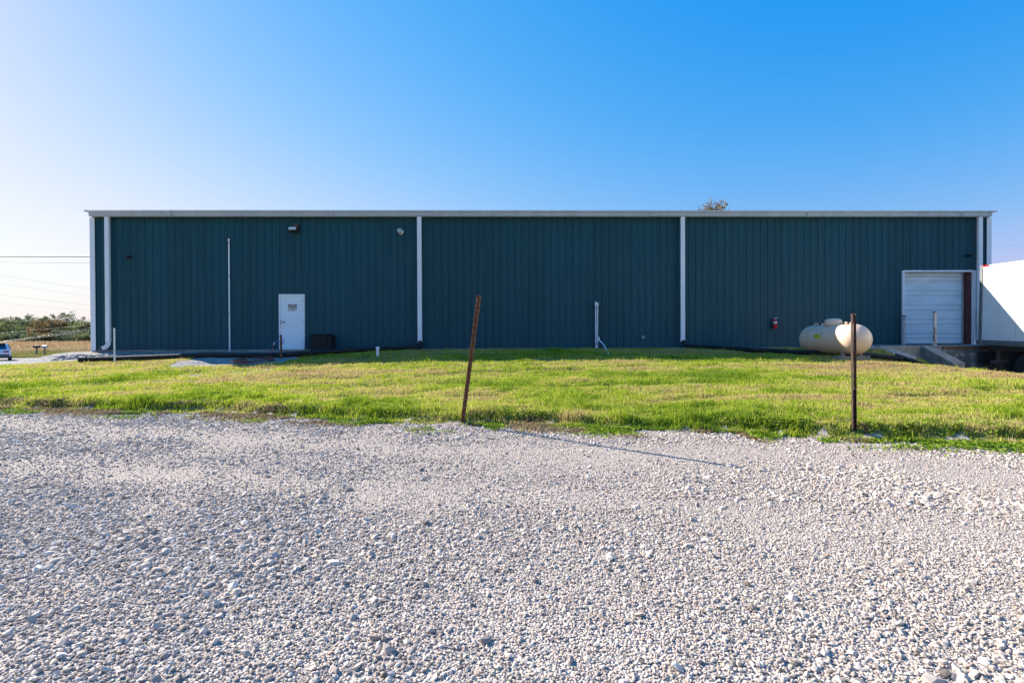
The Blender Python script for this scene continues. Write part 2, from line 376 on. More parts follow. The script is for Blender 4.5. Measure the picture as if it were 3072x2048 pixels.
def rotz(V, a): c, s_ = np.cos(a)[:, None], np.sin(a)[:, None]; return np.stack([V[..., 0]*c-V[..., 1]*s_, V[..., 0]*s_+V[..., 1]*c, V[..., 2]], -1)
V = rotz(roty(rotx(V, tx), ty), yawr)
V[..., 0] += x[:, None]; V[..., 1] += y[:, None]; V[..., 2] += (height(x, y)+sc3[:, 2]*.35+.003*rng.random(n))[:, None]
Fc = (np.arange(n)*12)[:, None, None]+ICF[None]
tone = np.repeat(np.clip(rng.normal(.5, .2, n), 0, 1), 12)
M['stone'] = attr_mat('limestone_pieces', [(0,(.16,.13,.105)),(.3,(.37,.30,.25)),(.55,(.53,.445,.375)),(.8,(.67,.575,.49)),(.93,(.82,.745,.65)),(1,(.52,.36,.25))], rough=.9)
tag(npmesh('gravel', V.reshape(-1, 3), Fc.reshape(-1, 3), M['stone'], tone),
    'loose crushed grey limestone covering the lot in front of the lawn', 'gravel', kind='stuff')
print('stones', n)

# ------------------------------------------------------------------ grass (uncountable)
def blades(name, x, y, h, w, tone, m, lean=.45, off=.0):
    n = len(x); a = rng.uniform(0, 2*PI, n); la = rng.uniform(0, 2*PI, n)
    z = height(x, y)+off
    ln = np.abs(rng.normal(0, lean, n))*h
    bx, by = np.cos(a)*w/2, np.sin(a)*w/2
    V = np.empty((n, 5, 3)); 
    mx, my = x+np.cos(la)*ln*.35, y+np.sin(la)*ln*.35; tx, ty = x+np.cos(la)*ln, y+np.sin(la)*ln
    V[:, 0] = np.stack([x-bx, y-by, z-.01], 1); V[:, 1] = np.stack([x+bx, y+by, z-.01], 1)
    V[:, 2] = np.stack([mx+bx*.8, my+by*.8, z+h*.6], 1); V[:, 3] = np.stack([mx-bx*.8, my-by*.8, z+h*.6], 1)
    V[:, 4] = np.stack([tx, ty, z+h], 1)
    b = (np.arange(n)*5)[:, None]
    Fq = np.concatenate([b+np.array([[0,1,2]]), b+np.array([[0,2,3]]), b+np.array([[3,2,4]])])
    return npmesh(name, V.reshape(-1, 3), Fq, m, np.repeat(tone, 5))
gxs, gys = [], []
for y0, y1, den in ((5.0,8,3000),(8,10,2800),(10,12,2200),(12,14.5,1500),(14.5,17.5,1100),(17.5,20,900)):
    w = 1.1*y1+1.2; n = int(den*2*w*(y1-y0)); gxs.append(rng.uniform(-w, w, n)); gys.append(rng.uniform(y0, y1, n))
x = np.concatenate(gxs); y = np.concatenate(gys); v = y-edge(x)
k = (v > -.07+.14*(vnoise(x, y, .35, 8)-.5)) & (x < 14.1) & ~bare(x, y) & (np.abs(x) < 1.1*y+1.2)
k &= ~((x < -14) & (y > 17.4)) & ~((x > 12.5) & (y > 17.0))
k &= ~((x < -14.5) & (y > 17.3+.3*(vnoise(x, y, .6, 1)-.5)))
k &= ~((x > 13.3) & (y > 15.3))
# ragged bare spots
sp = vnoise(x, y, .5, 12)*.6+vnoise(x, y*1.8, .2, 13)*.4
k &= ~((sp < .24) & (rng.random(len(x)) < .75))
x, y, v = x[k], y[k], v[k]; n = len(x)
band = vnoise(x*.35, y*1.5, .7, 21)                 # mown swaths run along the lot
pat = vnoise(x, y*1.3, 1.1, 22)*.5+vnoise(x, y*1.5, .33, 23)*.5
green = vnoise(x*.5, y, 1.5, 24)
tone = .50+(band-.5)*.55+(pat-.5)*.55-(green-.5)*.6+rng.normal(0, .15, n)+(vnoise(x, y, .13, 29)-.5)*.35
tone -= .28*np.exp(-((v-.9)/.7)**2)*(vnoise(x, y, 1.6, 25)+.15)
tone += .10*sm(0, 12, x)
tone = np.clip(tone+.06+.10*sm(1, 10, x), 0, 1)
tall = sm(.55, .8, vnoise(x, y, .55, 26))*(tone < .5)
h = (.028+.028*rng.random(n))*(1+.9*tall)*(.55+.95*vnoise(x, y*1.5, .22, 27))
h += .07*sm(.45, .8, vnoise(x, y, .4, 28))*np.exp(-((v-.3)/.5)**2)+.05*sm(.5,.8,vnoise(x, y, .9, 33))*sm(.45,.2,tone)
h *= np.where(rng.random(n) < .02, 1.8, 1)
w = .0055+.0005*y
M['grass'] = attr_mat('grass_blades', [(0,(.11,.20,.014)),(.25,(.25,.36,.018)),(.45,(.41,.48,.040)),(.62,(.53,.52,.095)),(.8,(.62,.52,.20)),(1,(.46,.32,.16))], rough=.55, transl=.42, spec=.25)
tag(blades('grass', x, y, h, w, tone, M['grass']), 'mown yellow green lawn grass between the gravel lot and the building', 'grass', kind='stuff')
print('blades', n)
# dead thatch layer
k = rng.random(n) < .22
# low broad-leaved weeds creeping over the gravel edge
n = 110000; x = rng.uniform(-13, 12, n); y = edge(x)+rng.normal(-.08, .26, n)
dn = vnoise(x, y, .8, 31)*.55+vnoise(x, y, .25, 32)*.45+.16*sm(-3, 4, x)+.12*sm(4, 9, x)
k = (rng.random(n) < sm(.44, .66, dn)) & (np.abs(x) < 1.15*y+.5)
x, y = x[k], y[k]; n = len(x); a = rng.uniform(0, 2*PI, n); r = rng.uniform(.010, .022, n)
z = height(x, y)+.008+.035*rng.random(n)
ti, tj = rng.normal(0, .5, n), rng.normal(0, .5, n)
V = np.empty((n, 4, 3))
for q, (da, rr) in enumerate(((0,1.3),(PI/2,.7),(PI,1.0),(-PI/2,.7))):
    ox, oy = np.cos(a+da)*r*rr, np.sin(a+da)*r*rr
    V[:, q] = np.stack([x+ox, y+oy, z+ox*ti+oy*tj], 1)
M['weed'] = attr_mat('weed_leaves', [(0,(.08,.15,.012)),(.45,(.20,.31,.022)),(.7,(.32,.40,.035)),(.85,(.34,.29,.12)),(1,(.30,.22,.12))], rough=.8, transl=.3, spec=.1)
tag(npmesh('weeds', V.reshape(-1, 3), (np.arange(n)*4)[:, None]+np.arange(4)[None], M['weed'], np.repeat(np.clip(rng.normal(.40, .15, n)+.75*sm(.5, .75, vnoise(x, y*1.3, .7, 35)+.22*sm(2, -6, x)-.12*sm(2, 6, x)), 0, 1), 4)),
    'low green broad-leaved weeds along the ragged lawn edge', 'weeds', kind='stuff')
# verge and field stubble far left
n = 60000; x = rng.uniform(-175, -40, n); y = rng.uniform(85, 190, n); k = (x > -1.12*y) & (x < -.72*y); x, y = x[k], y[k]; n = len(x)
tn = np.clip(.45+.5*(vnoise(x*.4, y, 5, 41)-.5)+rng.normal(0, .15, n), 0, 1)
M['stub'] = attr_mat('stubble_stalks', [(0,(.20,.13,.06)),(.5,(.44,.31,.17)),(1,(.62,.48,.30))], transl=.3)
tag(blades('corn_stubble', x, y, rng.uniform(.15, .55, n), rng.uniform(.05, .12, n), tn, M['stub'], .3), 'dry tan corn stubble in the field before the far trees', 'stubble', kind='stuff')
n = 45000; y = rng.uniform(50, 90, n); x = -y*rng.uniform(.74, 1.1, n); k = ~drv(x, y); x, y = x[k], y[k]; n = len(x)
tn = np.clip(.38+1.0*(vnoise(x*.5, y, 3, 42)-.5)+.45*sm(68, 88, y)+rng.normal(0, .12, n), 0, 1)
M['verge'] = attr_mat('verge_blades', [(0,(.08,.12,.02)),(.4,(.20,.23,.05)),(.7,(.36,.29,.12)),(1,(.45,.33,.18))], transl=.3)
tag(blades('verge_grass', x, y, rng.uniform(.06, .26, n), rng.uniform(.03, .07, n), tn, M['verge'], .4, -.05), 'rough green and brown verge grass around the mailboxes', 'grass', kind='stuff')

# ------------------------------------------------------------------ building
WX0, WX1 = at(277, 800, 20).x, at(2967, 800, 20).x
ZB, ZT = .945, at(1536, 640, 20).z
BL = thing('metal_building', 'long teal metal-sided warehouse with white trim behind the lawn', 'building', ((WX0+WX1)/2, 20, .9))
OD0, OD1 = at(2705, 900, 20).x, at(2923, 900, 20).x; ODT = at(2814, 812, 20).z; ODB = 1.03
def siding(x0, x1, z0, z1, y=20.0, flip=1):
    b = MB(); pts = [(x0, 0)]
    p = .285; k = math.ceil((x0-WX0)/p)
    while WX0+k*p < x1-.05:
        c = WX0+k*p
        if c > x0+.04:
            pts += [(c-.026, 0), (c-.012, .024), (c+.012, .024), (c+.026, 0)]
        for q in (.33, .67):
            m_ = c+p*q
            if x0+.03 < m_ < x1-.03: pts += [(m_-.022, 0), (m_-.010, .006), (m_+.010, .006), (m_+.022, 0)]
        k += 1
    pts.append((x1, 0))
    pts = [q for q in pts if x0 <= q[0] <= x1]
    vs = []; fs = []
    for q, d in pts: vs += [(q, y-d, z0), (q, y-d, z1)]
    for i in range(len(pts)-1): fs.append((2*i, 2*i+2, 2*i+3, 2*i+1))
    b.add(vs, fs); return b
w = siding(WX0+.01, OD0, ZB, ZT); w2 = siding(OD0, OD1, ODT, ZT); w.add(w2.v, w2.f); w3 = siding(OD1, WX1-.01, ZB, ZT); w.add(w3.v, w3.f)
# screws in rows on the siding
wall = w.build('wall', M['wall'], BL, fixn=False)
DEP = 30
for sx, xx in ((-1, WX0), (1, WX1)):
    b = MB(); pts = []; yy = 20.0
    while yy < 20+DEP:
        pts += [(yy, 0), (yy+.22, 0), (yy+.235, .03), (yy+.265, .03)]; yy += .285
    pts.append((20+DEP, 0)); vs = []; fs = []
    for q, d in pts:
        zt = ZT+(min(q-20, 20+DEP-q))*.083
        vs += [(xx+sx*d, q, ZB), (xx+sx*d, q, zt)]
    for i in range(len(pts)-1): fs.append((2*i, 2*i+2, 2*i+3, 2*i+1))
    b.add(vs, fs); b.build('side_wall', M['wall'], BL, fixn=False)
MB().box((WX0, 20+DEP, ZB), (WX1, 20+DEP+.05, ZT)).build('back_wall', M['wall'], BL)
rb = MB(); hy = 20+DEP/2; hzr = ZT+DEP/2*.083
rb.prism([(19.75, ZT+.06), (hy, hzr+.10), (20+DEP+.2, ZT+.06), (20+DEP+.2, ZT+.0), (hy, hzr+.04), (19.75, ZT+.0)], WX0-.1, WX1+.1)
rb.build('roof', M['roof'], BL)
MB().box((WX0-.03, 19.975, 0.2), (OD0-1.0, 20.4, ZB-.002)).box((OD0-1.0, 20.03, 0.2), (WX1+.03, 20.4, ZB-.002)).box((WX0-.03, 20.4, .2), (WX1+.03, 20+DEP, ZB-.05)).build('foundation', M['conc'], BL)
# gutter : shaped profile with lips and joints
GX0, GX1 = at(265, 640, 19.7).x, at(2977, 640, 19.7).x
gz1 = at(1536, 632.5, 19.7).z; gz0 = gz1-.205
g = MB(); pr = [(19.88, gz0), (19.74, gz0), (19.735, gz0+.025), (19.71, gz0+.03), (19.705, gz0+.13), (19.68, gz0+.15), (19.675, gz0+.165), (19.66, gz1-.01), (19.675, gz1), (19.88, gz1)]
g.prism(pr, GX0, GX1)
for jx in np.arange(GX0+3.1, GX1, 6.1):
    g.box((jx-.012, 19.652, gz0-.004), (jx+.012, 19.70, gz1+.003))
g.build('gutter', M['gutter'], BL)
MB().box((WX0, 19.90, ZT-.06), (WX1, 19.955, gz1-.02)).build('eave_trim', M['white'], BL)
for xx, s_ in ((WX0, 1), (WX1, -1)):
    lo, hi = (xx-.045, xx+.14) if s_ > 0 else (xx-.14, xx+.045)
    MB().box((lo, 19.94, ZB-.03), (hi, 19.962, gz0-.003)).box((lo if s_ > 0 else hi-.02, 19.962, ZB-.03), (lo+.02 if s_ > 0 else hi, 20.16, gz0-.003)).build('corner_trim', M['white'], BL)
for i, px in enumerate((324, 1259, 2047.5, 2938.5)):
    c = at(px, 850, 19.82).x; hw = .082; b = MB(); zt = gz0-.003
    zb = 1.28 if i == 0 else (1.16 if i < 3 else 1.2)
    b.box((c-hw, 19.755, zb), (c+hw, 19.865, zt), ch=.012)
    for zz in (zb+.02, 2.0-.1*i, 4.45):
        b.box((c-hw-.006, 19.749, zz), (c+hw+.006, 19.871, zz+.015))
    if i == 0:      # elbow kicked out to the left
        P0 = [(c, 19.81, 1.29), (c-.01, 19.80, 1.16), (c-.06, 19.77, 1.07), (c-.16, 19.72, 1.02)]
        b.tube(P0, [.098, .1, .1, .095], 4, smooth=False)
    ds = b.build('downspout', M['white'], BL)
    if i == 0:
        MB().box((c-.235, 19.66, .965), (c-.155, 19.80, 1.07)).build('outlet', M['greydark'], ds)
# personnel door
dx0, dx1 = at(839.5, 950, 20).x, at(916, 950, 20).x; dz1 = at(878, 882.5, 19.95).z; dz0 = ZB+.02
dr = MB().box((dx0+.06, 19.935, dz0), (dx1-.06, 19.985, dz1-.06), ch=.004).build('door', M['door'], BL)
MB().box((dx0, 19.905, dz0-.03), (dx0+.057, 19.99, dz1)).box((dx1-.057, 19.905, dz0-.03), (dx1, 19.99, dz1)).box((dx0+.057, 19.907, dz1-.057), (dx1-.057, 19.99, dz1)).box((dx0+.06, 19.90, dz0-.04), (dx1-.06, 19.99, dz0-.004)).build('door_frame', M['white'], dr)
hx, hzz = dx0+.15, dz0+1.02
MB().lathe([(.03,0),(.032,.01),(.03,.02)], (hx, 19.914, hzz), 'y', 14).tube([(hx, 19.915, hzz), (hx, 19.875, hzz), (hx+.03, 19.865, hzz), (hx+.13, 19.865, hzz-.005)], .011, 8).build('handle', M['greydark'], dr)
for zz in (.25, 1.05, 1.85):
    MB().tube([(dx1-.064, 19.925, dz0+zz-.06), (dx1-.064, 19.925, dz0+zz+.06)], .011, 8).build('hinge', M['greydark'], dr)
MB().box((dx0+.055, 19.92, hzz-.09), (dx0+.075, 19.933, hzz+.09)).build('strike_plate', M['greydark'], dr)
# warning sign: black header with an oval, rows of worn unreadable lettering under it
s0, s1 = at(864.5, 915, 19.93), at(890.5, 930, 19.93); sg = MB()
SX0, SX1, SZ1, SZ0 = s0.x, s1.x, s0.z+.03, s1.z-.02
sg.box((SX0, 19.927, SZ0), (SX1, 19.931, SZ1), 0)
hz0 = SZ1-.125; sg.box((SX0+.005, 19.9245, hz0), (SX1-.005, 19.9268, SZ1-.005), 1)
cx, cz = (SX0+SX1)/2, (hz0+SZ1)/2; rx_, rz_ = (SX1-SX0)*.45, .048
ov = [(cx+rx_*math.cos(2*PI*i/24), cz+rz_*math.sin(2*PI*i/24)) for i in range(24)]
sg.prism(ov, 19.921, 19.9243, 'y', 2)
rr = random.Random(5)
for r_, (zz, hh) in enumerate(((hz0-.065, .045), (hz0-.13, .045))):
    xx = SX0+.015
    while xx < SX1-.035:
        ww = rr.uniform(.018, .026)
        sg.box((xx, 19.9247, zz), (xx+.007, 19.9268, zz+hh), 1); sg.box((xx+.0075, 19.9249, zz+rr.choice((0, .018, .036))), (xx+ww, 19.9268, zz+rr.choice((.046, .044))*1.0), 1) if rr.random() < .55 else sg.box((xx+.0075, 19.9249, zz), (xx+ww-.003, 19.9268, zz+.009), 1)
        xx += ww+.009
sg.build('warning_sign', [M['label'], M['ink'], M['oval']], dr)
# overhead door, set back in its opening
yd = 20.26; ob = MB(); nz_ = 14; zz = ODB+.02; H_ = (ODT-.04-zz)
b0, b1 = OD0+.07, OD1-.24
vs = []; fs = []; prof = []
cuts = [zz]; st_ = .22; k_ = 0
while cuts[-1]+st_ < zz+H_-.05:
    cuts.append(cuts[-1]+st_); k_ += 1; st_ = .185 if k_ % 2 else .385
cuts.append(zz+H_)
for a_, b_ in zip(cuts[:-1], cuts[1:]):
    m_ = 5 if b_-a_ > .25 else 1; h_ = (b_-a_-.02)/m_
    for q in range(m_):
        a = a_+h_*q
        prof += [(yd, a), (yd-.009, a+.012), (yd-.009, a+h_-.004)]
    prof += [(yd, b_-.02), (yd+.035, b_-.018), (yd+.035, b_-.003)]
for y_, a in prof: vs += [(b0, y_, a), (b1, y_, a)]
for i in range(len(prof)-1): fs.append((2*i, 2*i+1, 2*i+3, 2*i+2))
ob.add(vs, fs)
od = ob.build('overhead_door', M['ohdoor'], BL, fixn=False)
MB().box((OD0-.01, 19.93, ODB-.03), (OD0+.065, 20.30, ODT+.0)).box((OD1-.075, 19.93, ODB-.03), (OD1+.01, 20.1, ODT)).box((OD0+.065, 19.932, ODT-.05), (OD1-.075, 20.30, ODT+.012)).build('door_frame', M['white'], od)
MB().box((OD1-.235, 20.05, ODB-.03), (OD1-.078, 20.30, ODT-.055)).build('jamb', M['rustred'], od)
MB().box((b1-.05, 20.20, ODB), (b1-.003, 20.245, ODT-.06)).build('door_track', M['galv'], od)
MB().box((OD0, 20.31, ODB-.05), (OD1, 20.36, ODT+.1)).build('door_backing', M['greydark'], od)

# ------------------------------------------------------------------ loading dock
DK = thing('loading_dock', 'stained concrete loading dock slab in front of the overhead door', 'dock', (14.5, 17.1, 0))
MB().box((12.75, 17.08, -.5), (21.5, 19.955, ODB-.012), ch=.012).build('slab', M['conc'], DK)
MB().box((14.35, 17.02, -.5), (21.5, 17.077, ODB-.14)).build('front_face', M['concdark'], DK)
MB().box((14.9, 17.03, ODB-.13), (16.4, 17.077, ODB-.02)).build('edge_plate', M['rust'], DK)
for xx in (16.05, 17.9):
    MB().box((xx, 16.88, .42), (xx+.5, 17.018, .82), ch=.02).build('bumper', M['rubber'], DK)
WW = MB()
a0, a1 = Vector((14.18, 17.08, 0)), Vector((14.58, 17.08, 0)); e0 = at(2860, 1089, 15.95); e1 = at(2895, 1089, 15.95)
zt0 = ODB-.01; zt1 = e0.z
WW.add([(a0.x, 17.079, -.5), (a1.x, 17.079, -.5), (e1.x, 15.95, -.5), (e0.x, 15.95, -.5), (a0.x, 17.079, zt0), (a1.x, 17.079, zt0), (e1.x, 15.95, zt1), (e0.x, 15.95, zt1)],
       [(0,3,2,1),(4,5,6,7),(0,1,5,4),(1,2,6,5),(2,3,7,6),(3,0,4,7)])
tag(WW.build('wing_wall', M['conc']), 'sloping concrete wing wall running down from the loading dock', 'wall')
def bollard(x, y, z, h, label):
    t = thing('bollard', label, 'bollard', (x, y, z), 'pipe bollards at the overhead door')
    MB().tube([(x, y, z-.2), (x, y, z+h-.02)], .055, 16).build('pipe', M['rustwhite'], t)
    MB().lathe([(.058, 0), (.058, .02), (.05, .035), (.02, .045)], (x, y, z+h-.02), n=16).build('cap', M['rust'] if h > 1.1 else M['galv'], t)
p = at(2712, 1000, 19.75); bollard(p.x, 19.75, ODB-.01, 1.12, 'shorter pale pipe bollard beside left jamb of the overhead door')
p = at(2804, 1000, 17.35); bollard(p.x, 17.35, ODB-.01, 1.16, 'rust-streaked white pipe bollard at the top of the wing wall')
# ------------------------------------------------------------------ trailer
tl = at(2936, 1030, 17.0)
TR = thing('box_trailer', 'white box trailer backed up to the loading dock', 'trailer', (tl.x, 17.0, 1.06), local=True, rot=(R(1.5), 0, R(-5.0)))
TL, TW, TH = 14.4, 2.58, 2.62
sd = MB().box((0, -TL, .16), (.035, -.12, TH-.12))
for c in np.arange(.75, TL-.3, .61):
    for q in np.arange(.24, TH-.2, .085):
        sd.box((-.007, -c-.009, q), (0.001, -c+.009, q+.018), 1)
sd.build('side_panel', [M['trailer'], M['greydark']], TR)
MB().box((TW-.035, -TL, .16), (TW, -.12, TH-.12)).build('side_panel', M['trailer'], TR)
MB().box((.04, -TL, TH-.02), (TW-.04, -.12, TH+.005)).build('roof', M['trailer'], TR)
MB().box((0, -TL, 0.12), (TW, -TL+.04, TH)).build('front_panel', M['trailer'], TR)
MB().box((-.02, -TL, 0), (.05, -.12, .158)).box((TW-.05, -TL, 0), (TW+.02, -.12, .158)).build('bottom_rail', M['alu'], TR)
MB().box((-.015, -TL, TH-.118), (.04, -.12, TH+.012)).box((TW-.04, -TL, TH-.118), (TW+.015, -.12, TH+.012)).build('top_rail', M['trailer'], TR)
rf = MB().box((-.025, -.118, -.02), (.10, 0, TH+.03), ch=.006).box((TW-.10, -.118, -.02), (TW+.025, 0, TH+.03), ch=.006).box((.10, -.118, TH-.15), (TW-.10, 0, TH+.03)).box((.10, -.118, -.02), (TW-.10, 0, .13)).build('rear_frame', M['alu'], TR)
for q in (0, 1):
    MB().box((.12+q*1.18, -.06, .14), (1.27+q*1.18, -.02, TH-.16)).build('rear_door', M['trailer'], TR)
for q in (-.22, -.34): MB().box((-.035, q, TH-.03), (-.016, q+.09, TH+.02)).build('marker_lamp', M['redlens'], TR)
MB().box((.25, -TL+.2, -.16), (.55, -.15, -.005)).box((TW-.55, -TL+.2, -.16), (TW-.25, -.15, -.005)).box((.06, -TL+.1, -.05), (TW-.06, -.2, -.003)).build('underframe', M['greydark'], TR)
MB().box((.25, -.25, -.62), (TW-.25, -.15, -.52)).box((.45, -.22, -.52), (.53, -.16, -.17)).box((TW-.53, -.22, -.52), (TW-.45, -.16, -.17)).build('rear_guard', M['alu'], TR)
for yy in (-1.75, -2.98):
    for xx in (.0, TW-.55):
        wh = MB().lathe([(.3, .0), (.46, .02), (.5, .06), (.5, .24), (.46, .27), (.3, .28), (.3, .27), (.46, .28), (.5, .31), (.5, .5), (.46, .54), (.3, .55)], (xx, yy, -.72), 'x', 28).build('tyre', M['rubber'], TR)
        MB().lathe([(.29, .03), (.2, .08), (.1, .03), (.02, .03)], (xx, yy, -.72), 'x', 20).build('rim', M['alu'], wh)
for xx in (.02, TW-.62): MB().box((xx, -1.08, -.98), (xx+.6, -1.06, -.18)).build('mudflap', M['rubber'], TR)
for xx in (.45, TW-.55): MB().box((xx, -TL+2.3, -1.1), (xx+.1, -TL+2.4, -.1)).box((xx-.08, -TL+2.24, -1.13), (xx+.18, -TL+2.46, -1.1)).build('landing_leg', M['greydark'], TR)
MB().tube([(-.06, .02, .45), (-.06, .05, .9), (-.055, .06, 1.15)], .02, 8).tube([(-.06, .02, .1), (-.06, .02, .45)], .013, 8).build('lock_rod', M['alu'], TR)

# ------------------------------------------------------------------ propane tank
TX, TY, TZ, TR_ = 10.52, 16.1, 1.26, .458
PT = thing('propane_tank', 'tan horizontal propane tank half in sun beside the extinguisher wall', 'propane tank', (TX, TY, .72))
half = 1.0; prof = []
for i in range(13):
    a = PI/2*i/12; prof.append((max(TR_*math.sin(a), .001), -half-.40*math.cos(a)))
prof += [(TR_, -half*.5), (TR_, 0), (TR_, half*.5)]
prof += [(r, -h) for r, h in prof[:13][::-1]]
MB().lathe(prof, (TX, TY, TZ), 'y', 56).build('vessel', M['tank'], PT)
dm = MB().lathe([(.235, 0), (.245, .06), (.245, .13), (.225, .19), (.16, .225), (.06, .24), (.001, .242)], (TX, TY, TZ+TR_-.03), 'z', 32).build('dome_lid', M['tank'], PT)
for yy in (-.88, .88):
    b = MB(); z = TZ+TR_-.01
    b.tube([(TX-.07, TY+yy, z-.02), (TX-.05, TY+yy, z+.06), (TX, TY+yy, z+.09), (TX+.05, TY+yy, z+.06), (TX+.07, TY+yy, z-.02)], .014, 8); b.build('lifting_lug', M['tank'], PT)
for yy, rr_, hh in ((.55, .03, .07), (-.35, .018, .08), (-.62, .035, .09)):
    MB().lathe([(rr_, 0), (rr_*1.1, hh*.6), (rr_*1.25, hh*.62), (rr_*1.1, hh*.95), (.004, hh)], (TX, TY+yy, TZ+TR_-.01), 'z', 14).build('fitting', M['tankrust'] if yy == -.35 else M['tank'], PT)
for yy in (-.85, .85):
    for xx in (-.26, .26):
        MB().box((TX+xx-.035, TY+yy-.05, .765), (TX+xx+.035, TY+yy+.05, TZ-.30)).box((TX+xx-.06, TY+yy-.07, .765), (TX+xx+.06, TY+yy+.07, .78)).build('leg', M['tankrust'], PT)
# emblem : lime oval with a green swoosh, wrapped on the shell
em = MB(); 
def shell(u, a, d): return (TX-(TR_+d)*math.cos(a), TY+u, TZ+(TR_+d)*math.sin(a))
cu, ca = .12, .22
def patch(pts, d, mi):
    c = shell(sum(p[0] for p in pts)/len(pts), sum(p[1] for p in pts)/len(pts), d)
    em.add([shell(u, a, d) for u, a in pts]+[c], [(i, (i+1) % len(pts), len(pts)) for i in range(len(pts))], mi)
patch([(cu+.20*math.cos(t), ca+.16*math.sin(t)+.05*math.cos(t)) for t in np.linspace(0, 2*PI, 25)[:-1]], .003, 0)
for q in range(9):
    t0, t1 = .2+q*.42, .2+(q+1)*.42; r0 = lambda t: .07+.012*t
    patch([(cu-r0(t0)*math.cos(t0), ca+r0(t0)*math.sin(t0)), (cu-(r0(t0)+.03)*math.cos(t0), ca+(r0(t0)+.03)*math.sin(t0)), (cu-(r0(t1)+.03)*math.cos(t1), ca+(r0(t1)+.03)*math.sin(t1)), (cu-r0(t1)*math.cos(t1), ca+r0(t1)*math.sin(t1))], .005, 1)
patch([(cu-.26, ca+.18), (cu-.20, ca+.22), (cu-.16, ca+.12), (cu-.21, ca+.10)], .005, 1)
em.build('emblem', [M['limeyellow'], M['darkgreen']], PT, fixn=False)
for yy, lab in ((-.85, 'near concrete block under the sunlit end of the propane tank'), (.85, 'far concrete block under the shaded end of the propane tank')):
    zg = hz(TX, TY+yy)
    tag(MB().box((TX-.5, TY+yy-.15, min(zg, .7)-.1), (TX+.48, TY+yy+.15, .764), ch=.01).build('concrete_block', M['conc']), lab, 'block', 'blocks under the propane tank')

# ------------------------------------------------------------------ posts on the gravel edge
def uchannel(base, top, m_front, label, holes, w=.052, name='steel_post'):
    b = Vector(base); t = Vector(top); up = (t-b); L_ = up.length; up.normalize()
    X = Vector((1, 0, 0)); X = (X-up*X.dot(up)).normalized(); Y = up.cross(X).normalized()
    T = thing(name, label, 'post', tuple(b), 'rusty posts at the edge of the gravel lot')
    def P(x, y, z): return b+X*x+Y*y+up*z
    o = MB(); h = w/2
    sec_ = [(-h, -.012), (-h*.55, -.012), (-h*.45, .016), (h*.45, .016), (h*.55, -.012), (h, -.012), (h, -.007), (h*.62, -.007), (h*.52, .021), (-h*.52, .021), (-h*.62, -.007), (-h, -.007)]
    if not holes:
        vs = [P(x, y, -.25) for x, y in sec_]+[P(x, y, L_) for x, y in sec_]; n = len(sec_)
        o.add(vs, [(i, (i+1) % n, (i+1) % n+n, i+n) for i in range(n)]+[tuple(range(n, 2*n))])
        for k in range(3): 
            z = L_*.25+k*.15
        o.build('channel', m_front, T)
    else:
        # flat web with punched holes, flanges either side
        st = .0254; z = -.25; hw = .012; fx = .009
        def slab(x0, x1, y0, y1, z0, z1):
            vs = [P(x, y, zz) for zz in (z0, z1) for x, y in ((x0, y0), (x1, y0), (x1, y1), (x0, y1))]
            o.add(vs, [(0,3,2,1),(4,5,6,7),(0,1,5,4),(1,2,6,5),(2,3,7,6),(3,0,4,7)])
        slab(-h, -h+.006, -.02, .012, -.25, L_); slab(h-.006, h, -.02, .012, -.25, L_)
        slab(-h+.006, -fx, .006, .012, -.25, L_); slab(fx, h-.006, .006, .012, -.25, L_)
        z = .55
        slab(-fx, fx, .006, .012, -.25, z)
        while z < L_-.03:
            slab(-fx, fx, .006, .012, z+.0155, z+st+.001); z += st
        o.build('channel', m_front, T)
    return T
pb = hit(1387, 1268); ptp = at(1437, 887, pb.y-1.1)
uchannel(pb, ptp, M['rust'], 'leaning rusty steel post left of centre at the lawn edge', False, w=.062)
pb = hit(2562, 1294); ptp = at(2560, 941, pb.y+.02)
uchannel(pb, ptp, M['rustdark'], 'upright dark perforated steel post in front of the propane tank', True, w=.05)
pb = hit(-170, 1166); uchannel(pb, (pb.x+.03, pb.y-.2, pb.z+1.75), M['rust'], 'rusty post beyond the left edge, its shadow crossing the gravel corner', False, w=.06)
# ------------------------------------------------------------------ small things near the building
def vtube(b, x, y, z0, z1, r, n=14): return b.tube([(x, y, z0), (x, y, z1)], r, n)
# thin white marker post by the corner
p = hit(344, 1088); 
t = thing('marker_post', 'slim white stake standing by the black drain pipe at left', 'post', tuple(p))
MB().box((p.x-.022, p.y-.02, p.z-.2), (p.x+.02, p.y+.02, at(344, 984, p.y).z), ch=.005).build('stake', M['pvc'], t)
MB().box((p.x-.03, p.y-.012, p.z-.2), (p.x-.0225, p.y+.012, at(344, 984, p.y).z-.03)).build('backing_rod', M['rust'], t)
# tall antenna-like conduit on the wall
a, b_ = at(686.5, 716, 19.93), at(689, 1052, 19.93)
t = thing('wall_pipe', 'tall thin white pipe clamped to the wall left of the door', 'pipe', tuple(b_))
MB().tube([b_, a], .028, 14).tube([a, a-(a-b_).normalized()*.06], .034, 14).build('pipe', M['pvc'], t)
MB().tube([a+Vector((0, 0, .004)), a+Vector((0, 0, .045))], .030, 12).build('cap', M['black'], t)
for py in (728, 829, 940):
    f = (py-716)/336; c = a+(b_-a)*f
    MB().tube([c-Vector((0, 0, .012)), c+Vector((0, 0, .012))], .034, 12).box((c.x-.065, c.y+.02, c.z-.015), (c.x+.065, c.y+.034, c.z+.015)).build('clamp', M['greydark'], t)
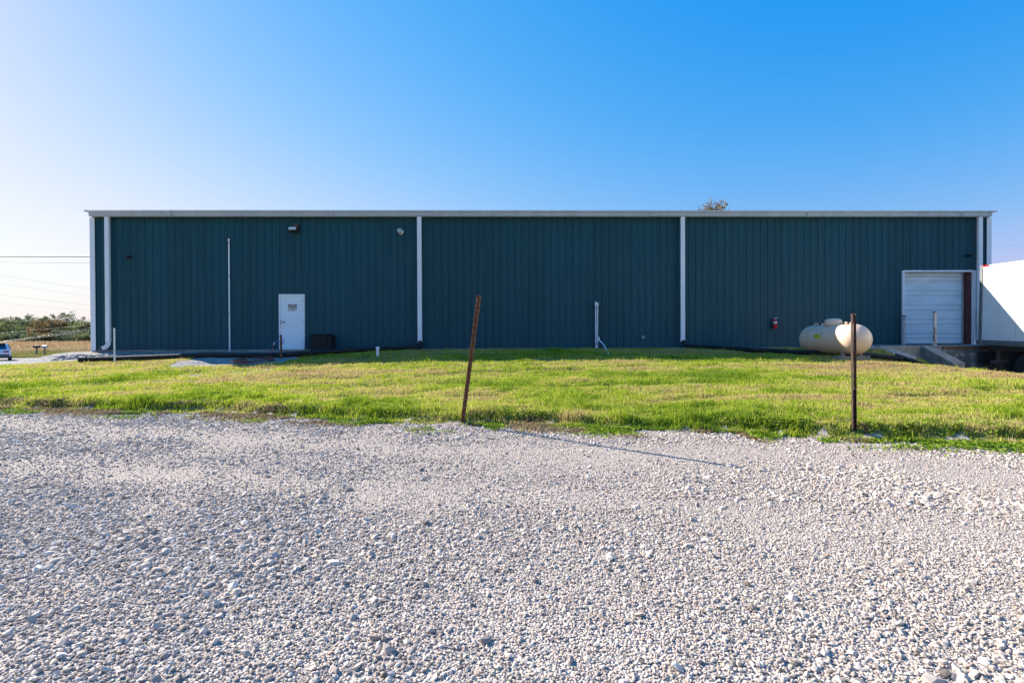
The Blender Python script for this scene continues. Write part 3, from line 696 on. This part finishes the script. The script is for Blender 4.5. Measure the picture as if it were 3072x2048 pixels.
# wall pack light above door
c = at(882, 688, 19.85)
t = thing('wall_light', 'boxy bronze wall light mounted high above the white door', 'wall light', (c.x, 19.95, c.z))
MB().prism([(19.965, c.z-.10), (19.70, c.z-.10), (19.64, c.z-.06), (19.72, c.z+.08), (19.965, c.z+.10)], c.x-.17, c.x+.17).build('housing', M['bronze'], t)
MB().add([(c.x-.145, 19.640, c.z-.055), (c.x+.145, 19.640, c.z-.055), (c.x+.135, 19.705, c.z+.062), (c.x-.135, 19.705, c.z+.062), (c.x-.14, 19.665, c.z-.06), (c.x+.14, 19.665, c.z-.06), (c.x+.13, 19.74, c.z+.066), (c.x-.13, 19.74, c.z+.066)], [(0,1,2,3),(4,7,6,5),(0,4,5,1),(1,5,6,2),(2,6,7,3),(3,7,4,0)]).build('lens', M['lens'], t)
MB().box((c.x-.01, 19.85, c.z+.11), (c.x+.13, 19.964, c.z+.22)).build('junction_box', M['rust'], t)
# round vent
c = at(1200, 693, 19.85); t = thing('round_vent', 'white round vent hood near the eave', 'vent', (c.x, 19.95, c.z))
MB().lathe([(.085, 0), (.10, -.02), (.10, -.05), (.075, -.055), (.075, -.16)], (c.x+.02, 19.962, c.z-.02), 'y', 20).build('flange', M['pvc'], t)
MB().lathe([(.001, -.26), (.07, -.258), (.095, -.24), (.098, -.17), (.09, -.15), (.077, -.15)], (c.x-.0, 19.962, c.z), 'y', 24).build('hood', M['galv'], t)
# security cameras / small lights
for px, py, lab in ((386, 771, 'small black wall camera near the left corner of the building'), (2906, 766, 'small black wall lamp above right corner of overhead door')):
    c = at(px, py, 19.9); t = thing('wall_camera', lab, 'camera', (c.x, 19.95, c.z), 'small black fixtures on the wall')
    MB().box((c.x-.06, 19.93, c.z-.045), (c.x+.06, 19.963, c.z+.045), ch=.005).build('mount', M['black'], t)
    MB().tube([(c.x, 19.94, c.z), (c.x+.015, 19.78, c.z-.02)], [.03, .05], 14).build('body', M['black'], t)
    if px < 1000: MB().box((c.x-.12, 19.945, c.z-.06), (c.x-.095, 19.964, c.z+.05)).build('bracket', M['black'], t)
    else: MB().box((c.x+.075, 19.93, c.z-.05), (c.x+.11, 19.964, c.z+.05)).build('bracket', M['black'], t)
# black cabinet
c0, c1 = at(934, 1004, 19.5), at(982, 1049, 19.5)
t = thing('utility_cabinet', 'low black metal cabinet standing right of the white door', 'cabinet', ((c0.x+c1.x)/2, 19.7, c1.z))
z0_ = hz(c0.x, 19.6)-.03
MB().box((c0.x, 19.42, z0_), (c1.x+.02, 19.955, c0.z), ch=.01).build('box', M['blackbox'], t)
MB().box((c0.x-.02, 19.395, c0.z+.002), (c1.x+.04, 19.955, c0.z+.03), ch=.006).build('lid', M['blackbox'], t)
MB().box((c1.x+.022, 19.45, z0_), (c1.x+.16, 19.95, c0.z-.03)).build('side_duct', M['blackbox'], t)
# capped PVC cleanout
p = hit(1133, 1069); t = thing('cleanout_pipe', 'short white capped pipe sticking out of the lawn', 'pipe', tuple(p))
zt = at(1133, 1040, p.y).z
vtube(MB(), p.x, p.y, p.z-.1, zt-.05, .042, 16).build('pipe', M['pvc'], t)
MB().lathe([(.05, 0), (.056, .005), (.056, .07), (.045, .085), (.001, .088)], (p.x, p.y, zt-.085), n=16).build('cap', M['pvc'], t)
# rusty stake with hose hanger + hose
p = hit(843, 1077); t = thing('hose_stake', 'rusty stake with a blue hose valve in front of the white door', 'stake', tuple(p))
zt = at(843, 1004, p.y).z
MB().box((p.x-.03, p.y-.02, p.z-.2), (p.x+.03, p.y+.025, zt), ch=.006).build('stake', M['rust'], t)
zv = p.z+(zt-p.z)*.70
MB().tube([(p.x-.17, p.y-.05, zv-.01), (p.x-.12, p.y-.05, zv+.02), (p.x-.03, p.y-.05, zv+.02)], .022, 10).tube([(p.x+.03, p.y-.03, zv+.08), (p.x+.07, p.y-.05, zv+.085), (p.x+.10, p.y-.05, zv+.03), (p.x+.085, p.y-.05, zv-.05), (p.x+.03, p.y-.05, zv-.06)], .012, 8).build('valve', M['blue'], t)
MB().tube([(p.x-.175, p.y-.05, zv-.02), (p.x-.20, p.y-.05, zv-.08)], .024, 10).build('coupling', M['galv'], t)
st_ = Vector((p.x-.20, p.y-.05, zv-.085))
cc = hit(762, 1087); pts = [st_, st_+Vector((-.03, 0, -.12)), st_+Vector((-.10, -.05, -.32)), st_+Vector((-.22, -.12, -.52))]
rr = random.Random(2)
for k in range(130):
    a = -.2+k*.33; rr1 = .52+.10*math.sin(k*.09)+.05*rr.uniform(-1, 1); rr2 = .42+.08*math.cos(k*.13)
    X_, Y_ = cc.x+rr1*math.cos(a)+.05*math.sin(k*.05), cc.y-.0+rr2*math.sin(a)
    pts.append(Vector((X_, Y_, hz(X_, Y_)+.03+.045*abs(math.sin(k*.21+a*.3))+.0004*k)))
tag(MB().tube(pts, .013, 8).build('hose', M['hose']), 'coiled dark red hose lying on the gravel patch by the lawn', 'hose')
# twin condensate pipes
a, b_ = at(1787, 905, 19.90), at(1787.5, 1046, 19.90)
t = thing('vent_pipes', 'pair of white wall pipes with a diagonal drain branch', 'pipes', (b_.x, 19.9, b_.z))
MB().tube([(b_.x, 19.9, b_.z), (a.x, 19.9, a.z)], .026, 12).tube([(a.x, 19.9, a.z), (a.x, 19.9, a.z-.14)], .038, 12).build('pipe', M['pvc'], t)
a2, b2 = at(1793, 908, 19.90), at(1792, 1044, 19.90)
MB().tube([(b2.x, 19.9, b2.z), (a2.x, 19.9, a2.z)], .022, 12).tube([(a2.x, 19.9, a2.z), (a2.x, 19.9, a2.z-.12)], .031, 12).build('pipe', M['pvc'], t)
for py in (924, 1031):
    c = at(1790, py, 19.9); MB().box((c.x-.08, 19.868, c.z-.012), (c.x+.08, 19.873, c.z+.012)).box((c.x-.08, 19.928, c.z-.012), (c.x+.08, 19.964, c.z+.012)).build('clamp', M['greydark'], t)
w0, w1, w2_, w3_, w4 = at(1796, 1010, 19.83), at(1797, 1020, 19.83), at(1806, 1028, 19.70), at(1812, 1035, 19.3), hit(1826, 1064)
w4.z += .02
MB().tube([w0, w1], .035, 12).tube([w1, w2_, w3_, w4], .028, 12).build('drain_branch', M['pvc'], t)
# small round wall port
c = at(1930, 1012, 19.93); t = thing('wall_port', 'small round grey pipe port low on the wall', 'port', (c.x, 19.95, c.z))
MB().lathe([(.03, -.03), (.055, -.035), (.065, -.02), (.07, 0), (.075, .02)], (c.x, 19.945, c.z), 'y', 20).build('ring', M['galv'], t)
MB().lathe([(.028, 0), (.028, .01)], (c.x+.01, 19.908, c.z-.002), 'y', 14).build('opening', M['black'], t)
# fire extinguisher
c = at(2325.5, 990, 19.85); zb_ = at(2326, 984, 19.85).z
q0 = at(2326, 985.5, 19.85).z; q1 = at(2326, 950, 19.85).z; r_ = .075; x_ = c.x; y_ = 19.86
t = thing('fire_extinguisher', 'red fire extinguisher hanging on the teal wall left of the tank', 'fire extinguisher', (x_, y_, q0))
L_ = q1-q0
MB().lathe([(.02, 0), (r_*.9, .004), (r_, .02), (r_, L_*.60), (r_*.92, L_*.68), (r_*.6, L_*.76), (.025, L_*.80)], (x_, y_, q0), n=24).build('cylinder', M['red'], t)
MB().lathe([(r_+.002, L_*.42), (r_+.002, L_*.60)], (x_, y_, q0), n=24).build('label_band', M['label'], t)
MB().tube([(x_, y_, q0+L_*.80), (x_, y_, q0+L_*.90)], .022, 12).tube([(x_-.01, y_-.02, q0+L_*.90), (x_+.09, y_-.04, q0+L_*.97)], .012, 8).tube([(x_-.01, y_-.02, q0+L_*.86), (x_+.09, y_-.04, q0+L_*.86)], .011, 8).build('valve_handle', M['galv'], t)
MB().tube([(x_+.02, y_-.02, q0+L_*.86), (x_+.10, y_-.03, q0+L_*.72), (x_+.095, y_-.03, q0+L_*.45), (x_+.082, y_-.03, q0+L_*.22)], .011, 8).build('nozzle_hose', M['black'], t)
MB().box((x_-.03, y_+.076, q0+L_*.1), (x_+.03, 19.966, q0+L_*.95)).build('bracket', M['greydark'], t)

# corrugated drain pipes
def smooth_path(pts, step=.018):
    out = []
    P = [pts[0]]+pts+[pts[-1]]
    for i in range(1, len(P)-2):
        n = max(2, int((P[i+1]-P[i]).length/step))
        for k in range(n):
            t = k/n; p0, p1, p2, p3 = P[i-1], P[i], P[i+1], P[i+2]
            out.append(.5*((2*p1)+(p2-p0)*t+(2*p0-5*p1+4*p2-p3)*t*t+(3*p1-p0-3*p2+p3)*t**3))
    out.append(P[-2]); return out
def drain(pxs, label, rise=None, r=.08):
    pts = []
    for px, py in pxs:
        q = hit(px, py, 19.62); q.z += r*1.25; pts.append(q)
    if rise: pts = rise(pts)
    path = smooth_path(pts)
    for q in path:
        q.z += .03*math.sin(q.x*1.7)*math.exp(-((q.x+7)**2)/20)*0
    rad = [r if (i//2) % 2 == 0 else r*.9 for i in range(len(path))]
    t = thing('drain_pipe', label, 'drain pipe', tuple(path[0]), 'black corrugated drain pipes')
    MB().tube(path, rad, 12, cap=True).build('pipe', M['black'], t); return t, path
dsx = at(1259, 850, 19.82).x
def r1(p): return p[:-1]+[Vector((dsx-.45, 19.5, 1.01)), Vector((dsx-.12, 19.66, 1.02))]
t, path = drain([(244,1088),(330,1085),(420,1082),(520,1078.5),(610,1074),(700,1074),(800,1074),(900,1070),(1000,1063),(1100,1057),(1180,1053),(1240,1049)], 'black corrugated drain pipe from the second downspout to the left corner', r1)
MB().tube([(path[0]+Vector((-.05, 0, 0))), path[0]+Vector((.16, 0, .004))], [.088, .088], 16).build('end_collar', M['black'], t)
MB().tube([(dsx-.18, 19.66, 1.02), (dsx+.02, 19.69, 1.03), (dsx+.04, 19.75, 1.12), (dsx, 19.80, 1.22)], [.09, .10, .10, .085], 14).build('adapter', M['black'], t)
dsx2 = at(2047.5, 850, 19.82).x
def r2(p): return [Vector((dsx2, 19.74, 1.2)), Vector((dsx2+.03, 19.66, 1.06)), Vector((dsx2+.25, 19.55, 1.01))]+p[1:-2]+[Vector((12.75, 16.35, hz(12.75, 16.35)+.09)), Vector((13.2, 15.75, hz(13.2, 15.75)+.07))]
drain([(2062,1046),(2140,1050),(2250,1058),(2310,1060),(2384,1065),(2500,1069),(2604,1075),(2700,1085),(2785,1097),(2822,1102)], 'black corrugated drain pipe passing behind the propane tank', r2)
# scrap by the overhead door
p0 = at(2603, 1043, 19.3); p1 = at(2676, 1037, 19.5); gz_ = hz(p0.x, 19.3)
tag(MB().tube([(p0.x, 19.2, gz_+.04), (p1.x, 19.5, gz_+.06)], .035, 4, smooth=False).build('loose_downspout', M['white']), 'length of white downspout lying on the gravel by the wall', 'downspout')
p = at(2693, 1033, 19.5); b = MB(); zz = hz(p.x, 19.5)
b.tube([(p.x-.25, 19.5, zz+.05), (p.x-.1, 19.45, zz+.12), (p.x+.1, 19.5, zz+.1), (p.x+.22, 19.55, zz+.04)], [.05, .1, .09, .05], 10)
tag(b.build('rubber_scrap', M['black']), 'black crumpled hose scrap beside the overhead door frame', 'scrap')
# small black splash block left of cleanout
p = at(1085, 1052, 19.4)
tag(MB().prism([(p.x-.55, .99), (p.x-.15, .93), (p.x+.75, .925), (p.x+.75, .945), (p.x, .96), (p.x-.5, 1.05)], 19.3, 19.5, 'y').build('plastic_strip', M['black']), 'black plastic strip lying against the wall by the capped pipe', 'strip')
# flat rock heap at the corner
def rocks(name, px, py, n, spread, size, label, group=None, ymax=30):
    c = hit(px, py, ymax); b = MB(); rr = random.Random(px)
    for k in range(n):
        x, y = c.x+rr.uniform(-1, 1)*spread, c.y+rr.uniform(-.5, .5)*spread*.6; s_ = size*rr.uniform(.5, 1.2)
        vs = [Vector((v[0]*s_*1.5*rr.uniform(.8, 1.2)+x, v[1]*s_*rr.uniform(.8, 1.2)+y, v[2]*s_*.45+hz(x, y)+s_*.1)) for v in ICO]
        b.add(vs, [tuple(f) for f in ICF])
    return tag(b.build(name, M['rock']), label, 'rocks', group, 'stuff' if n > 20 else None)
rocks('rubble', 262, 1072, 46, 1.0, .16, 'low heap of grey rubble at the left corner of the building')
p = hit(450, 1060, 19.7)
tag(MB().box((p.x-.12, p.y-.05, p.z), (p.x+.14, p.y+.05, p.z+.025), ch=.005).build('scrap_plate', M['greydark']), 'small dark flat scrap lying on gravel by the wall', 'scrap')

# ------------------------------------------------------------------ car and mailboxes
cp = hit(8, 1081, 80); cy = 50.0; cpx = at(-9, 1078, cy)
zc = hz(cpx.x, cy)
yawc = math.atan2(.74, -.67)      # heading
CR = thing('parked_car', 'white hatchback-backed suv parked on the far left driveway', 'car', (cpx.x, cy, zc+.03), local=True, rot=(0, 0, yawc-PI/2))
# local: +Y forward, rear bumper at y=0
stn = [(0.0,.45,.80,.84,.80,.78),(0.06,.34,.98,1.02,.90,.84),(.18,.30,1.02,1.10,.92,.84),(.34,.28,1.05,1.30,.93,.76),(.62,.27,1.06,1.62,.94,.68),(.95,.27,1.05,1.69,.94,.68),(1.9,.27,1.03,1.70,.95,.69),(2.75,.27,1.00,1.62,.95,.68),(3.35,.27,.98,1.22,.94,.74),(3.55,.28,.97,1.05,.93,.80),(4.3,.30,.86,.90,.90,.80),(4.62,.36,.72,.76,.82,.74)]
b = MB(); vs = []; fs = []
for (yy, zl, zbt, zt_, wb, wr_) in stn:
    vs += [(-wb*.86, yy, zl), (-wb, yy, zl+.18), (-wb, yy, (zl+zbt)/2+.1), (-wb*.97, yy, zbt), (-wr_, yy, zt_-.04), (-wr_*.8, yy, zt_), (wr_*.8, yy, zt_), (wr_, yy, zt_-.04), (wb*.97, yy, zbt), (wb, yy, (zl+zbt)/2+.1), (wb, yy, zl+.18), (wb*.86, yy, zl)]
n = 12
for i in range(len(stn)-1):
    for j in range(n): fs.append((i*n+j, i*n+(j+1) % n, (i+1)*n+(j+1) % n, (i+1)*n+j))
fs += [tuple(range(n)), tuple(range((len(stn)-1)*n, len(stn)*n))]
b.add(vs, fs, 0, True); body = b.build('body', M['carwhite'], CR)
MB().box((-.87, -.07, .30), (.87, .14, .62), ch=.04).build('rear_bumper', M['greydark'], CR)
MB().add([(-.66, .19, 1.12), (.66, .19, 1.12), (.56, .585, 1.60), (-.56, .585, 1.60), (-.66, .23, 1.12), (.66, .23, 1.12), (.56, .62, 1.60), (-.56, .62, 1.60)], [(0,1,2,3),(4,7,6,5),(0,4,5,1),(1,5,6,2),(2,6,7,3),(3,7,4,0)]).build('rear_window', M['glass'], CR)
MB().box((-.60, .40, 1.63), (.60, .80, 1.70), ch=.02).build('spoiler', M['black'], CR)
for s_ in (-1, 1):
    MB().add([(s_*.945, .75, 1.10), (s_*.945, 3.1, 1.06), (s_*.73, 2.75, 1.55), (s_*.73, .95, 1.60), (s_*.90, .75, 1.10), (s_*.90, 3.1, 1.06), (s_*.68, 2.75, 1.55), (s_*.68, .95, 1.60)], [(0,1,2,3),(4,7,6,5),(0,4,5,1),(1,5,6,2),(2,6,7,3),(3,7,4,0)]).build('side_window', M['glass'], CR)
    MB().box((s_*.62-.2, -.005, .78), (s_*.62+.2, .2, .95), ch=.03).build('tail_light', M['redlens'], CR)
    for yy in (.85, 3.65):
        tw = MB().lathe([(.22, -.11), (.33, -.10), (.35, -.06), (.35, .06), (.33, .10), (.22, .11)], (s_*.84, yy, .33), 'x', 24).build('tyre', M['rubber'], CR)
        MB().lathe([(.21, s_*.10), (.14, s_*.08), (.02, s_*.10)], (s_*.84, yy, .33), 'x', 20).build('rim', M['alu'], tw)
MB().box((-.16, -.012, .70), (.16, .02, .86)).build('license_plate', M['plate'], CR)
def mailbox(px, Y, m, label):
    z = hz(at(px, 1050, Y).x, Y); x = at(px, 1050, Y).x
    t = thing('mailbox', label, 'mailbox', (x, Y, z), 'mailboxes by the road')
    MB().box((x-.07, Y-.07, z-.3), (x+.07, Y+.07, z+1.0), ch=.01).build('post', M['wood'], t)
    b = MB(); pr_ = [(-.12, 0), (.12, 0), (.12, .16), (.085, .235), (0, .265), (-.085, .235), (-.12, .16)]
    b.prism([(Y+a*1.4, z+1.0+h_*1.2) for a, h_ in pr_], x-.34, x+.34, 'x'); b.build('box', m, t)
    MB().box((x-.3, Y-.21, z+1.1), (x-.26, Y-.19, z+1.35)).build('flag', M['red'], t)
mailbox(110, 70, M['black'], 'black mailbox on a grey post across the drive')
mailbox(134, 70, M['galv'], 'pale silver mailbox on a grey post near the building corner')

# ------------------------------------------------------------------ wires
def wire(p0, p1, r, sag, m, label, grp, n=24):
    pts = []
    for i in range(n+1):
        t = i/n; q = Vector(p0).lerp(Vector(p1), t); q.z -= sag*4*t*(1-t); pts.append(q)
    tag(MB().tube(pts, r, 6).build('overhead_wire', m), label, 'wire', grp)
wire(at(-800, 752, 34), at(281, 769, 20.3), .022, .12, M['wire'], 'thick dark service cable reaching the upper left wall corner', 'service cables at the left corner')
wire(at(-800, 768, 36), at(281, 789, 20.6), .010, .05, M['wire'], 'thin service cable just below the thick dark one', 'service cables at the left corner')
for (ya, yb, lab) in ((813, 857, 'uppermost faint distant power line in the left sky'), (839, 878, 'second faint distant power line from the top in the left sky'), (872, 905, 'third faint distant power line from the top in the left sky'), (897, 922, 'lowest faint distant power line in the left sky')):
    sl = (yb-ya)/277
    wire(at(-500, ya-500*sl, 130), at(700, ya+700*sl, 130), .018, 1.0, M['wirefar'], lab, 'distant power lines in the sky')
for (ya, yb, lab) in ((1013, 973, 'top pale wire of the bundle crossing in front of the far trees'), (1014.5, 977, 'middle pale wire of the bundle crossing in front of the far trees'), (1016, 980, 'bottom pale wire of the bundle crossing in front of the far trees'), (988, 962, 'separate pale wire higher across the far trees')):
    sl = (yb-ya)/277
    wire(at(-300, ya-300*sl, 105), at(600, ya+600*sl, 105), .016, .8, M['wirelight'], lab, 'pale wires before the trees')
wire(at(2700, 750, 60), at(3300, 712, 60), .007, .3, M['wirefar'], 'faint thin wire in the sky above the trailer', None)

# ------------------------------------------------------------------ trees
def leafmat(name, cs): return attr_mat(name, cs, rough=.8, transl=.25)
LM = [leafmat('leaves_olive', [(0,(.12,.14,.06)),(.5,(.24,.28,.11)),(1,(.40,.40,.18))]),
      leafmat('leaves_rust', [(0,(.14,.10,.045)),(.5,(.28,.20,.09)),(1,(.42,.30,.14))]),
      leafmat('leaves_dark', [(0,(.09,.12,.07)),(.5,(.17,.21,.11)),(1,(.28,.31,.16))])]
def tree(name, x, y, H, Wd, k, label, sparse=1.0, group='trees beyond the field', leaf=.42, low=.12, seed=0, twigs=0):
    r = np.random.default_rng(seed+100); z0 = hz(x, y)
    t = thing(name, label, 'tree', (x, y, z0), group)
    b = MB(); rr = random.Random(seed)
    tk = [Vector((x+rr.uniform(-.2, .2)*i, y, z0-.3+H*.85*i/6)) for i in range(7)]
    b.tube(tk, [H*.028*(1-.13*i) for i in range(7)], 7)
    tips = []
    for i in range(3 if twigs else 16):
        s_ = tk[rr.randint(1, 5)]; a = rr.uniform(0, 2*PI); L_ = Wd*rr.uniform(.35, .55)*(.6 if twigs else 1)
        e = s_+Vector((math.cos(a)*L_, math.sin(a)*L_, H*rr.uniform(.08, .28))); mth = s_.lerp(e, .5)+Vector((0, 0, H*.03))
        b.tube([s_, mth, e], [H*.011, H*.007, H*.002], 5); tips.append(e)
        for q in range(3):
            e2 = e+Vector((rr.uniform(-1, 1), rr.uniform(-1, 1), rr.uniform(.2, 1)))*H*.10
            b.tube([mth.lerp(e, rr.random()), e2], [H*.004, H*.001], 4); tips.append(e2)
    for i in range(twigs):
        a = rr.uniform(0, 2*PI); s_ = Vector((x, y, z0+H*rr.uniform(.82, .93))); L_ = rr.uniform(.3, 1)
        e = s_+Vector((math.cos(a)*L_*Wd*.5, math.sin(a)*L_*Wd*.5, H*.05*rr.uniform(.3, 1.9))); m_ = s_.lerp(e, .5)+Vector((rr.uniform(-.2, .2), 0, rr.uniform(-.1, .2)))
        b.tube([s_, m_, e], [.03, .018, .008], 4); tips.append(e)
    b.build('trunk', M['bark'], t)
    nc = 46
    cl = []
    while len(cl) < nc:
        u = r.uniform(-1, 1, 3)
        if np.linalg.norm(u) < 1: cl.append((x+u[0]*Wd*.5, y+u[1]*Wd*.5, z0+H*(low+(1-low)*(.5+.46*u[2]))))
    cl = np.array(cl+[tuple(q) for q in tips[::2]])
    crad = r.uniform(.07, .16, len(cl))*Wd
    n = int(5200*sparse)
    ci = r.integers(0, len(cl), n); d = r.normal(0, 1, (n, 3)); d /= np.linalg.norm(d, axis=1)[:, None]
    P = cl[ci]+d*(crad[ci]*r.random(n)**.45)[:, None]*np.array([1, 1, .75]); P[:, 2] = np.maximum(P[:, 2], z0+.2)
    s_ = leaf*r.uniform(.5, 1.2, n); a1 = r.normal(0, 1, (n, 3)); a1 /= np.linalg.norm(a1, axis=1)[:, None]; a2 = np.cross(a1, r.normal(0, 1, (n, 3))); a2 /= np.linalg.norm(a2, axis=1)[:, None]
    V = np.stack([P+a1*s_[:, None]*.6, P+a2*s_[:, None]*.4, P-a1*s_[:, None]*.6, P-a2*s_[:, None]*.4], 1)-np.array([x, y, z0])
    tn = np.clip(.5+(r.random(len(cl))[ci]-.5)*.7+r.normal(0, .12, n), 0, 1)
    o = npmesh('crown', V.reshape(-1, 3), (np.arange(n)*4)[:, None]+np.arange(4)[None], LM[k], np.repeat(tn, 4)); o.parent = t; return t
# (px centre, top py, width px, kind, depth, sparse, label)
TREES = [(-60,958,110,0,176,1,'rounded olive tree just outside the left frame edge'),
 (14,966,80,0,172,1,'yellowish green tree at the left end of the far tree line'),
 (62,947,84,2,182,1,'dark green tree with a faintly rusty top, second in the far tree line'),
 (98,952,62,0,186,1,'tall olive tree between the dark one and the orange one'),
 (138,957,80,1,170,1,'orange brown autumn tree in the middle of the far tree line'),
 (160,947,50,2,188,.5,'dark thin-topped tree behind the orange brown tree'),
 (206,943,70,2,180,.45,'open airy tree with sky showing through its branches'),
 (240,966,60,0,172,.7,'greenish tree beside the open airy one'),
 (272,965,70,0,168,1,'olive green tree touching the building corner in the view'),
 (325,960,90,2,176,1,'dark green tree hidden by the building corner'),
 (184,990,52,2,160,.8,'small dark understorey tree below the open airy tree')]
for i, (px, py, wp, k, Y, sp, lab) in enumerate(TREES):
    q = at(px, py, Y); H = q.z-hz(q.x, Y); Wd = wp/1536*Y*1.12
    tree('broadleaf_tree', q.x, Y, H, Wd, k, lab, sp, seed=i)
SH = [(20,1002,50,0,158),(60,998,54,2,158),(100,1000,50,0,156),(78,992,30,0,160),(130,998,56,1,158),(170,1001,60,2,160),(215,1001,60,2,158),(255,998,56,0,157),(300,1000,60,0,158),(-40,1000,70,0,158)]
names = ['pale green','dark bluish','olive','light grey green','brownish','very dark','shaded dark','fresh green','hidden green','outer green']
for i, (px, py, wp, k, Y) in enumerate(SH):
    q = at(px, py, Y); H = max(1.5, q.z-hz(q.x, Y)); Wd = wp/1536*Y*1.2
    tr = tree('shrub', q.x, Y, H, Wd, k, 'x', .4, 'shrubs at the foot of the tree line', low=.0, seed=50+i, leaf=.35)
    tr['category'] = 'shrub'
    where = ['under the leftmost far tree','under the dark second tree','left of the orange brown tree','between the two leftmost dark trees','under the orange brown tree','right of the orange brown tree','under the open airy tree','below the greenish tree near the corner','behind the building corner','outside the left frame edge'][i]
    tr['label'] = names[i]+' shrub '+where
q = at(2137, 608, 62)
tree('bare_tree', q.x, 62, q.z-hz(q.x, 62), 3.6, 1, 'nearly bare tree top rising behind the roof of the building', .45, None, leaf=.17, low=.72, twigs=150, seed=77)

# ------------------------------------------------------------------ light
AZ = R(58); EL = math.atan(1.10*math.cos(AZ))
sd_ = Vector((-math.sin(AZ)*math.cos(EL), math.cos(AZ)*math.cos(EL), math.sin(EL)))
sun = bpy.data.lights.new('sun', 'SUN'); sun.energy = 5.0; sun.angle = R(.5); sun.color = (1, .93, .82)
so = bpy.data.objects.new('sun', sun); COL.objects.link(so); so.rotation_euler = sd_.to_track_quat('Z', 'Y').to_euler()
W = bpy.data.worlds.new('World'); S.world = W; W.use_nodes = True; nt = W.node_tree
sky = nt.nodes.new('ShaderNodeTexSky'); sky.sky_type = 'NISHITA'; sky.sun_disc = False
sky.sun_elevation = EL; sky.sun_rotation = -AZ
sky.altitude = 200; sky.air_density = 2.0; sky.dust_density = .3; sky.ozone_density = 4.0
bg = nt.nodes['Background']; bg.inputs[1].default_value = .125
# exposure response of the clear sky, per channel
def mth(op, a, b=None):
    n_ = nt.nodes.new('ShaderNodeMath'); n_.operation = op
    for k_, v_ in enumerate((a, b)):
        if v_ is None: continue
        if isinstance(v_, (int, float)): n_.inputs[k_].default_value = v_
        else: nt.links.new(v_, n_.inputs[k_])
    return n_.outputs[0]
spc = nt.nodes.new('ShaderNodeSeparateColor'); nt.links.new(sky.outputs[0], spc.inputs[0]); cmb = nt.nodes.new('ShaderNodeCombineColor')
rr_ = mth('SUBTRACT', .92, mth('EXPONENT', mth('MULTIPLY', mth('POWER', mth('MULTIPLY', spc.outputs[0], 1/5.1), 2.2), -1.0)))
rr_ = mth('ADD', rr_, .035)
gg_ = mth('MULTIPLY', mth('POWER', spc.outputs[1], .83), .147)
bb_ = mth('MULTIPLY', mth('POWER', spc.outputs[2], .22), .645)
for k_, v_ in enumerate((rr_, gg_, bb_)): nt.links.new(mth('MULTIPLY', v_, 4.5), cmb.inputs[k_])
nt.links.new(cmb.outputs[0], bg.inputs[0])
bg.inputs[1].default_value = .10
# ------------------------------------------------------------------ camera
cd = bpy.data.cameras.new('camera'); co = bpy.data.objects.new('camera', cd); COL.objects.link(co)
cd.lens = 18; cd.sensor_width = 36; cd.clip_end = 6000; cd.clip_start = .05
co.location = CAM
co.rotation_euler = Matrix((R_, U_, -F_)).transposed().to_euler()
S.camera = co
S.render.engine = 'CYCLES'
S.view_settings.view_transform = 'Standard'; S.view_settings.look = 'None'; S.view_settings.gamma = 1; S.view_settings.exposure = 1.2
for o in bpy.data.objects:
    if '_o' in o: del o['_o']
